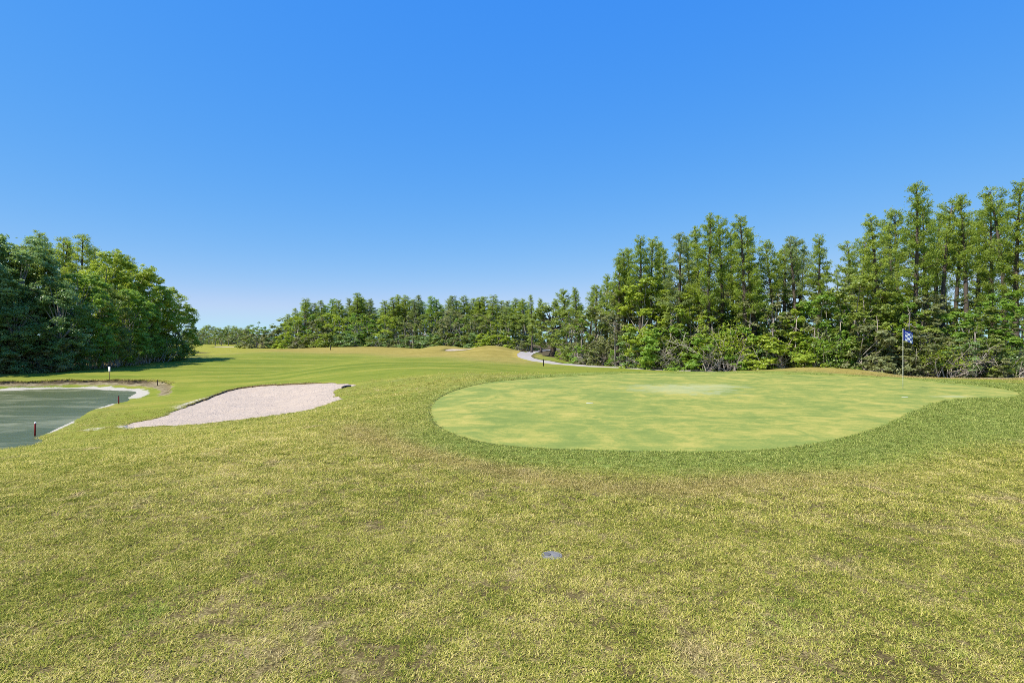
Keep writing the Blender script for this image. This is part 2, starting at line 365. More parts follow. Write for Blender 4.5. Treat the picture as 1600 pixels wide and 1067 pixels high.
def zones(x, y):
    sg = sdf(GREEN, x, y); sp = sdf(POND, x, y); sb = sdf(BUNKER, x, y)
    w = 1.5 + 2.4 * ss(6.5, 13, x) * (1 - ss(21, 27, y)) - .7 * ss(2, -3, x)
    lf = ss(3, -2, x) * ss(9.5, 12, y)
    fringe = (1 - ss(w - .7 - .3 * lf, w + .8 + 1.2 * lf, sg)) * (1 - .45 * lf)
    brown = np.zeros_like(x)
    for cx, cy, a, rx, ry in BUMPS:
        brown = np.maximum(brown, np.exp(-.5 * ((x - cx) / (rx * 1.7)) ** 2 - .5 * ((y - cy - (0 if cy < 50 else -6)) / (ry * (1.5 if cy < 50 else 2.2))) ** 2) * 1.2)
    brown = np.maximum(brown, 1.15 * ss(14, 19, x) * ss(27.2, 28.6, y + .38 * (x - 18)))
    brown = np.maximum(brown, .75 * np.exp(-((x + 1.5) / 7) ** 2 - ((y - 62) / 16) ** 2))
    # straw-coloured band left of the fringe
    brown = np.maximum(brown, .75 * np.exp(-((sg - w - .65 - .25 * np.sin(x * 1.3)) / .42) ** 2) * ss(6.5, 2, x) * ss(15, 10.5, y))
    fair = np.maximum(ss(23, 31, y + .2 * x), .7 * ss(12, 17, y) * ss(2, -2, x)) * (1 - .6 * brown) * ss(-48, -40, x)
    lush = np.maximum(ss(10, 3, sp) * ss(0, 2, sp), .8 * ss(-14, -24, x) * ss(30, 44, y)) * (1 - .4 * fair)
    farb = ss(34, 38, y) * ss(-14, -22, x)
    beach = .85 * (1 - ss(.7, 1.7, sp + .5 * bank_jag(x, y))) * farb + .75 * (1 - farb) * (1 - ss(.08, .4, sp)) * (.25 + .75 * ss(-.2, .5, np.sin(y * .75 + 2.2)))
    soil = ss(1.0, 1.5, sp) * (1 - ss(2.70, 2.85, sp)) * farb
    ed = np.interp(x, [3, 4.6, 5.8, 6.3, 10.5, 14.4, 21.7, 26.7, 32, 60], [140, 84, 75, 56.5, 47, 43, 39, 37, 36, 33])
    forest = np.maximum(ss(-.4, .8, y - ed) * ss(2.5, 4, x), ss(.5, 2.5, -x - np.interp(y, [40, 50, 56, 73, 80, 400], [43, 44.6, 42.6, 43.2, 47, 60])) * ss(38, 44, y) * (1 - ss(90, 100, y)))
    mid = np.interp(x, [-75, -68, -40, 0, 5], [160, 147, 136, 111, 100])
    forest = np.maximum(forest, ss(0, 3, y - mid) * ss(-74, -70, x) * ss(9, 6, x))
    sandy = .62 * np.exp(-(((x + 16.8) / 1.3) ** 2 + ((y - 22.9) / .9) ** 2)) + .7 * np.exp(-(((x + 17.2) / 1.0) ** 2 + ((y - 30.5) / 2.2) ** 2)) + .6 * np.exp(-((sb - .1) / .25) ** 2) * ss(-9, -12, x)
    sandy = np.maximum(sandy, .5 * np.exp(-(((x + 5.6) / 1.3) ** 2 + ((y - 28.5) / 1.2) ** 2)))
    near = ss(10.5, 7.0, np.hypot(x, y)) * (1 - fringe)
    sj = sp + bank_jag(x, y)
    lip = ss(2.38, 2.55, sj) * (1 - ss(2.80, 2.95, sj)) * farb * ss(-26, -31, x)  # band along the far bank's edge where the undercut's shade is painted
    soil = .72 * ss(1.5, 2.0, sp) * (1 - ss(2.75, 3.0, sj)) * farb
    return dict(lip=lip, near=near, fringe=fringe, brown=brown, fairway=fair, lush=lush, beach=beach, soil=soil, forest=forest, sandy=sandy)

def sub(mask, zfun, name, mat, mats=None, attrs=False, skirt=()):
    F = TF[mask]; used = np.unique(F); m = np.full(len(V2), -1); m[used] = np.arange(len(used))
    V = np.c_[V2[used], zfun(V2[used, 0], V2[used, 1], TZ[used])]
    F = m[F]; quads = []; fm = [np.zeros(len(F), int)]
    for nm, depth, mi in skirt:
        s, n = LOOPS[nm]; ids = m[[INMAP[s + i] for i in range(n)]]
        low = V[ids].copy(); low[:, 2] -= depth; base = len(V); V = np.vstack([V, low])
        k = np.arange(n); k2 = (k + 1) % n
        quads.append(np.stack([ids[k], ids[k2], base + k2, base + k], 1)); fm.append(np.full(n, mi))
    fs = [F] + quads
    at = zones(V[:, 0], V[:, 1]) if attrs else None
    me = np_mesh(name, V, fs, mat, at, True, mats, np.concatenate(fm) if skirt else None)
    return link(name, me)

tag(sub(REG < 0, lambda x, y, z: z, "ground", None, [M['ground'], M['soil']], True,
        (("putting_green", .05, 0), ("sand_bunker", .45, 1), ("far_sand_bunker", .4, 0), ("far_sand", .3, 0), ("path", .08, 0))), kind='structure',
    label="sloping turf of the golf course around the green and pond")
tag(sub(REG == 0, lambda x, y, z: z - .012, "putting_green", M['green']), kind='structure', label="smooth pale green putting green with yellow patches")
def sandz(poly, lip, dep, wid):
    def f(x, y, z):
        s = -sdf(poly, x, y)
        lp = lip * (.12 + .88 * ss(-.2, 1.2, (y - 27.0) * .35 + (x + 12) * .02) * ss(-9.5, -13, x)) if poly is BUNKER else lip
        return z - lp - dep * ss(0, wid, s) + .03 * np.sin(x * 2.1 + y) * np.sin(y * 1.7 - x * .6) * ss(.2, 1.2, s) + .05 * np.sin(x * .9 + 2) * ss(.5, 2, s)
    return f
tag(sub(REG == 1, sandz(BUNKER, .10, .18, 3.0), "sand_bunker", M['sand']), kind='structure', label="large pale sand bunker between the pond and the putting green")
tag(sub(REG == 2, sandz(FARBUNKER, .06, .12, 1.2), "sand_bunker", M['sand']), kind='structure', label="small white bunker strip on the distant brown mounds")
tag(sub(REG == 3, sandz(FARSAND, .04, .05, 1.5), "sand_bunker", M['sand']), kind='structure', label="tiny far bunker by the palms at the end of the fairway")
tag(sub(REG == 4, lambda x, y, z: z - .015, "path", M['path']), kind='structure', label="pale concrete cart path curving along the forest edge")

# pond: one level sheet, the banks rise out of it
pv = [(-78, 10, WATER), (-15, 10, WATER), (-15, 50, WATER), (-78, 50, WATER)]
tag(link("pond_water", np_mesh("pond_water", pv, [[(0, 1, 2, 3)]], M['water'])), kind='structure', label="murky green pond on the left")

# ---------------------------------------------------------------- vegetation prototypes (meshes shared between copies)
L = dict(
    cypress=leafmat("cypress_needles", (.13, .21, .026), (.38, .45, .08), .45, .5, .25),
    cypress_pale=leafmat("pale_cypress_needles", (.15, .21, .07), (.32, .38, .14), .40, .5, .25),
    dark=leafmat("dark_glossy_leaves", (.085, .18, .05), (.33, .44, .16), .42, .36, .6),
    mid=leafmat("mid_green_leaves", (.10, .17, .026), (.36, .42, .095), .42),
    yellow=leafmat("yellow_green_leaves", (.20, .30, .03), (.47, .54, .08), .46),
    olive=leafmat("olive_leaves", (.12, .15, .05), (.36, .37, .17), .35),
    bright=leafmat("bright_shrub_leaves", (.12, .24, .03), (.34, .48, .085), .45))
BK = dict(cypress=barkmat("cypress_bark", (.05, .04, .032), (.15, .12, .10)), grey=barkmat("grey_bark", (.16, .14, .12), (.38, .34, .30)),
          brown=barkmat("brown_bark", (.05, .04, .03), (.16, .12, .09)), dead=barkmat("dead_wood", (.24, .20, .165), (.50, .44, .38)))

def unit(v): return v / (np.linalg.norm(v, axis=-1, keepdims=True) + 1e-9)
def leaf_quads(P, n, size, asp, tang=None, g=None):
    """one pointed leaf per point: P positions, n approximate normals"""
    g = g or rng; N = len(P)
    t = unit(g.normal(size=(N, 3))) if tang is None else unit(tang)
    n = unit(n); t = unit(t - n * (t * n).sum(1, keepdims=True)); b = np.cross(n, t)
    Ls = size * g.uniform(.65, 1.35, (N, 1)); W = Ls * asp
    V = np.stack([P - t * Ls * .5, P + b * W * .5 - t * Ls * .05, P + t * Ls * .5, P - b * W * .5 - t * Ls * .05], 1).reshape(-1, 3)
    return V, np.arange(N * 4).reshape(N, 4)
def leaf_mesh(name, P, n, size, asp, tint, tang=None):
    V, Q = leaf_quads(P, n, size, asp, tang)
    return np_mesh(name, V, [Q], L['mid'], dict(tint=np.repeat(np.clip(tint, 0, 1), 4)))

def cypress(seed, h=11.0, base=.38, lmax=1.5, nb=64, sparse=1.0, lean=.25, flat=.3):
    g = np.random.default_rng(seed); A = Acc()
    tz = np.linspace(-.3, h, 14); ph = g.uniform(0, 6, 4)
    bx = lean * np.sin(tz / h * 2.2 + ph[0]) * tz / h; by = lean * np.sin(tz / h * 1.7 + ph[1]) * tz / h
    tr = .15 * (1 - tz / h) ** .8 + .018; tr[0] *= 1.7; tr[1] *= 1.15
    A.tube(np.c_[bx, by, tz], tr, 8)
    at = lambda z: np.array([np.interp(z, tz, bx), np.interp(z, tz, by), z])
    P = []; Nn = []; Tg = []; ti = []
    az = g.uniform(0, 6)
    tier = g.uniform(.35, 1.2, 16)
    for i in range(nb):
        u = base + (1 - base) * ((i + g.uniform(0, .9)) / nb); t = (u - base) / (1 - base)
        az += 2.4 + g.normal() * .5
        prof = (1 - t) ** .75 * (1 - flat) + flat * (1 - t ** 4)
        ln = lmax * prof * g.uniform(.55, 1.15) * tier[int(t * 15)] ** .6 + .22
        if t < .25: ln *= .55 + g.uniform(0, .6)
        el = math.radians(g.uniform(6, 34) + 32 * t ** 1.5)
        o = at(u * h); d = np.array([math.cos(az) * math.cos(el), math.sin(az) * math.cos(el), math.sin(el)])
        k = np.linspace(0, 1, 5)
        br = o + d * (k * ln)[:, None]; br[:, 2] += .16 * ln * k ** 2
        A.tube(br, np.linspace(.032, .008, 5) * (1.15 - .5 * t), 4, False)
        ns = max(2, int(ln * 5.5 * sparse) + 1); ct = g.uniform(.1, .9)
        for q in range(ns):
            s = g.uniform(.28, 1.0); p0 = o + d * s * ln; p0[2] += .16 * ln * s * s
            a2 = az + g.choice([-1, 1]) * g.uniform(.3, 1.2) * (1.15 - s * .6); l2 = ln * .42 * g.uniform(.5, 1.1) * (1.25 - .6 * s) + .1
            d2 = np.array([math.cos(a2), math.sin(a2), g.uniform(-.2, .6)])
            m = int(50 * (.5 + l2)); w = g.uniform(.05, 1, m)[:, None]
            pts = p0 + d2 * l2 * w + g.normal(size=(m, 3)) * np.array([.075, .075, .075])
            P.append(pts); Nn.append(np.array([math.cos(az) * .5, math.sin(az) * .5, .7]) + g.normal(size=(m, 3)) * .8)
            Tg.append(d2 + g.normal(size=(m, 3)) * .7 + np.array([0, 0, .25])); ti.append(np.clip(ct * .5 + .25 * t + g.normal(size=m) * .2 + .12, 0, 1))
    # tufts sprouting from the bare lower stem
    for q in range(int(14 * sparse)):
        z = g.uniform(.12, base + .1) * h; m = 46; o = at(z); a = g.uniform(0, 6.28); dd = np.array([math.cos(a), math.sin(a), .3])
        P.append(o + dd * g.uniform(.05, .55, (m, 1)) + g.normal(size=(m, 3)) * .09); Nn.append(np.array([0, 0, 1.]) + g.normal(size=(m, 3)) * .8)
        Tg.append(dd + g.normal(size=(m, 3))); ti.append(g.uniform(0, .55, m))
    P = np.concatenate(P)
    crown = leaf_mesh("cypress_crown", P, np.concatenate(Nn), .12, .34, np.concatenate(ti), np.concatenate(Tg))
    return dict(trunk=A.mesh("cypress_trunk", BK['cypress']), crown=crown, h=h)

def broadleaf(seed, h=7.0, cr=1.9, base=.18, lobes=16, clumps=15, leaves=44, ls=.15, trunk_r=.11, bark='grey', stems=1, asp=.55):
    g = np.random.default_rng(seed); A = Acc(); P = []; Nn = []; ti = []
    cz = np.array([])
    roots = [np.array([g.normal() * .12 * (stems > 1) * cr, g.normal() * .12 * (stems > 1) * cr, -.25]) for _ in range(stems)]
    forks = []
    for rt in roots:
        top = np.array([g.normal() * .25 * cr * .5, g.normal() * .25 * cr * .5, h * (base + .28)])
        k = np.linspace(0, 1, 7)[:, None]; mid = (rt + top) / 2 + np.array([g.normal() * .12, g.normal() * .12, 0]) * cr
        pts = (1 - k) ** 2 * rt + 2 * k * (1 - k) * mid + k * k * top
        rr = trunk_r * np.linspace(1.15, .55, 7) / math.sqrt(stems); rr[0] *= 1.35
        A.tube(pts, rr, 7); forks.append(pts)
    for i in range(lobes):
        u = base + (1 - base) * ((i + g.uniform(0, 1)) / lobes) ** .9
        prof = math.sqrt(max(.03, 1 - ((u - base - (1 - base) * .45) / ((1 - base) * .58)) ** 2))
        a = i * 2.4 + g.normal() * .5; rr = cr * prof * g.uniform(.45, .85)
        rl = cr * g.uniform(.26, .46) * (1.05 - .35 * u)
        c = np.array([rr * math.cos(a), rr * math.sin(a), u * h - rl * .7])
        f = forks[i % len(forks)]; s0 = f[min(6, 3 + int(u * 4))]
        k = np.linspace(0, 1, 5)[:, None]; md = (s0 + c) / 2 + np.array([0, 0, -.12 * h * (1 - u)])
        A.tube((1 - k) ** 2 * s0 + 2 * k * (1 - k) * md + k * k * c, np.linspace(trunk_r * .42, .012, 5), 5, False)
        ct = g.uniform(0, 1)
        for q in range(clumps):
            d = unit(g.normal(size=3) + np.array([math.cos(a) * .5, math.sin(a) * .5, .45]))
            p = c + d * rl * g.uniform(.35, 1.12) * np.array([1, 1, .8])
            if q % 3 == 0: A.tube([c, (c + p) / 2 + np.array([0, 0, -.04]), p], [.014, .010, .005], 3, False)
            m = int(leaves * g.uniform(.6, 1.3)); cl = rl * g.uniform(.09, .19)
            off = g.normal(size=(m, 3)) * cl * np.array([1, 1, .5])
            P.append(p + off); Nn.append(d * .75 + np.array([0, 0, .55]) + g.normal(size=(m, 3)) * .5)
            ti.append(np.clip(.40 * ct + .38 * g.uniform() + .08 * u + g.normal(size=m) * .18, 0, 1))
    P = np.concatenate(P); keep = P[:, 2] > .03
    crown = leaf_mesh("leaf_crown", P[keep], np.concatenate(Nn)[keep], ls, asp, np.concatenate(ti)[keep])
    return dict(trunk=A.mesh("branching_trunk", BK[bark]), crown=crown, h=h)

def thicket(seed, h=2.6, w=1.5, stems=26, leaves=2600, ls=.11, bark='dead'):
    """upright grey stems with leaves mostly near their tops"""
    g = np.random.default_rng(seed); A = Acc(); P = []; ti = []
    for i in range(stems):
        a = g.uniform(0, 6.28); r0 = w * .45 * math.sqrt(g.uniform()); b = np.array([r0 * math.cos(a), r0 * math.sin(a), -.1])
        hh = h * g.uniform(.5, 1.0); t = b + np.array([g.normal() * .28 * w, g.normal() * .28 * w, hh])
        k = np.linspace(0, 1, 5)[:, None]; pts = b + (t - b) * k + np.array([g.normal(), g.normal(), 0]) * .12 * np.sin(k * 3.14)
        A.tube(pts, np.linspace(.028, .007, 5), 4, False)
        for q in range(3):
            s = pts[g.integers(2, 5)]; e = s + np.array([g.normal(), g.normal(), .6]) * .28; A.tube([s, e], [.010, .004], 3, False)
            m = leaves // (stems * 3); P.append(e + g.normal(size=(m, 3)) * np.array([.22, .22, .17])); ti.append(np.clip(g.uniform(0, .7) + g.normal(size=m) * .2, 0, 1))
    P = np.concatenate(P); keep = P[:, 2] > .03
    crown = leaf_mesh("thicket_leaves", P[keep], np.array([0, 0, 1.]) + g.normal(size=(keep.sum(), 3)) * .8, ls, .5, np.concatenate(ti)[keep])
    return dict(trunk=A.mesh("thicket_stems", BK[bark], True), crown=crown, h=h)

def dead_branch(seed, ln=2.2):
    g = np.random.default_rng(seed); A = Acc()
    def grow(p, d, l, r, lv):
        k = np.linspace(0, 1, 5)[:, None]; e = p + d * l + np.array([0, 0, -.08 * l])
        pts = p + (e - p) * k + g.normal(size=3) * .10 * l * np.sin(k * 3.14)
        A.tube(pts, np.linspace(r, r * .5, 5), 5 if lv < 2 else 3, False)
        if lv < 3:
            for q in range(4 if lv < 2 else 2):
                s = pts[g.integers(1, 5)]; nd = unit(d + g.normal(size=3) * .75 + np.array([0, 0, .12]))
                grow(s, nd, l * g.uniform(.35, .6), r * .55, lv + 1)
    for q in range(4):
        a = g.uniform(0, 6.28); grow(np.array([g.normal() * .25, g.normal() * .2, .02]), unit(np.array([math.cos(a), math.sin(a) * .7, g.uniform(.25, .9)])), ln * g.uniform(.5, 1), .026, 0)
    A.V = [np.column_stack([v[:, :2], np.maximum(v[:, 2], -.05)]) for v in A.V]
    return A.mesh("dead_branches", BK['dead'])

def palm(seed, h=3.4):
    g = np.random.default_rng(seed); A = Acc(); A.tube([(0, 0, -.2), (.05, 0, h * .35), (.02, .04, h * .68)], [.19, .15, .16], 8)
    V = []; Q = []; ti = []; n = 0
    for i in range(38):
        a = i * 2.4; el = g.uniform(-.7, 1.2); ln = h * .38 * g.uniform(.8, 1.1)
        for f in range(-3, 4):
            aa = a + f * .16; d = np.array([math.cos(aa) * math.cos(el), math.sin(aa) * math.cos(el), math.sin(el)]); s = np.array([-math.sin(aa), math.cos(aa), 0])
            o = np.array([.02, .04, h * .68]); l = ln * (1 - .06 * abs(f))
            p = [o + d * l * .25, o + d * l * .7 + s * .05, o + d * l + np.array([0, 0, -.12 * l]), o + d * l * .7 - s * .05]
            V += p; Q.append((n, n + 1, n + 2, n + 3)); n += 4; ti += [g.uniform(0, .8)] * 4
    return dict(trunk=A.mesh("palm_trunk", BK['grey']), crown=np_mesh("palm_fronds", V, [Q], L['olive'], dict(tint=ti)), h=h)

CY = [cypress(11, base=.44, lmax=1.15, nb=58, flat=.30), cypress(12, base=.52, lmax=.85, nb=46, flat=.2), cypress(13, base=.36, lmax=1.2, nb=64, flat=.30),
      cypress(14, base=.60, lmax=1.0, nb=38, flat=.5, lean=.5), cypress(15, base=.46, lmax=1.1, nb=56, flat=.08), cypress(16, base=.55, lmax=.85, nb=34, sparse=.5, flat=.4, lean=.4),
      cypress(17, base=.40, lmax=1.35, nb=62, flat=.25, lean=.15), cypress(18, base=.34, lmax=.85, nb=58, flat=.35, lean=.6), cypress(19, base=.62, lmax=1.25, nb=40, flat=.6, lean=.3)]
BL = [broadleaf(21), broadleaf(22, cr=1.6, lobes=14), broadleaf(23, cr=2.2, base=.12, lobes=20, stems=2), broadleaf(24, cr=1.5, base=.25, lobes=12, clumps=13, ls=.13),
      broadleaf(25, cr=1.9, base=.30, lobes=15, bark='brown'), broadleaf(26, cr=2.0, base=.10, lobes=22, leaves=36, stems=3, ls=.13)]
BIG = [broadleaf(31, h=12, cr=4.2, base=.14, lobes=34, clumps=26, leaves=46, ls=.19, trunk_r=.26, asp=.5), broadleaf(32, h=12, cr=3.6, base=.18, lobes=30, clumps=24, leaves=48, ls=.19, trunk_r=.22, stems=2),
       broadleaf(33, h=12, cr=4.0, base=.22, lobes=30, clumps=26, leaves=44, ls=.19, trunk_r=.24), broadleaf(34, h=12, cr=3.4, base=.10, lobes=32, clumps=22, leaves=48, ls=.2, trunk_r=.2, stems=3)]
OAK = broadleaf(41, h=7.5, cr=3.4, base=.34, lobes=26, clumps=20, leaves=40, ls=.2, trunk_r=.42, bark='brown')
SH = [broadleaf(51, h=2.6, cr=1.25, base=.02, lobes=16, clumps=14, leaves=34, ls=.12, trunk_r=.04, stems=4), broadleaf(52, h=2.6, cr=1.5, base=.02, lobes=18, clumps=14, leaves=32, ls=.13, trunk_r=.04, stems=5, bark='dead'),
      thicket(53), thicket(54, w=2.0, stems=34, leaves=2000), broadleaf(55, h=2.6, cr=1.1, base=.05, lobes=12, clumps=12, leaves=40, ls=.10, trunk_r=.05, stems=3)]
SAP = [broadleaf(56, h=5.0, cr=.9, base=.55, lobes=9, clumps=10, leaves=30, ls=.13, trunk_r=.05, bark='dead'), broadleaf(57, h=5.0, cr=1.1, base=.5, lobes=10, clumps=9, leaves=28, ls=.13, trunk_r=.055, bark='grey', stems=2)]
PALM = palm(61); DEAD = [dead_branch(71), dead_branch(72), dead_branch(73)]

def plant(name, proto, leafm, x, y, h, label, cat, group=None, wide=1.0, parts=('trunk', 'crown'), rot=None):
    s = h / proto['h']
    e = bpy.data.objects.new(name, None); C.objects.link(e); e.empty_display_size = .3
    e.location = (x, y, hz(x, y) - .05); e.rotation_euler = (0, 0, random.uniform(0, 6.28) if rot is None else rot)
    w = s ** .75 * wide * random.uniform(.92, 1.1); e.scale = (w, w, s)
    link(parts[0], proto['trunk'], e)
    c = link(parts[1], proto['crown'], e); c.material_slots[0].link = 'OBJECT'; c.material_slots[0].material = L[leafm]
    return tag(e, label, cat, group)

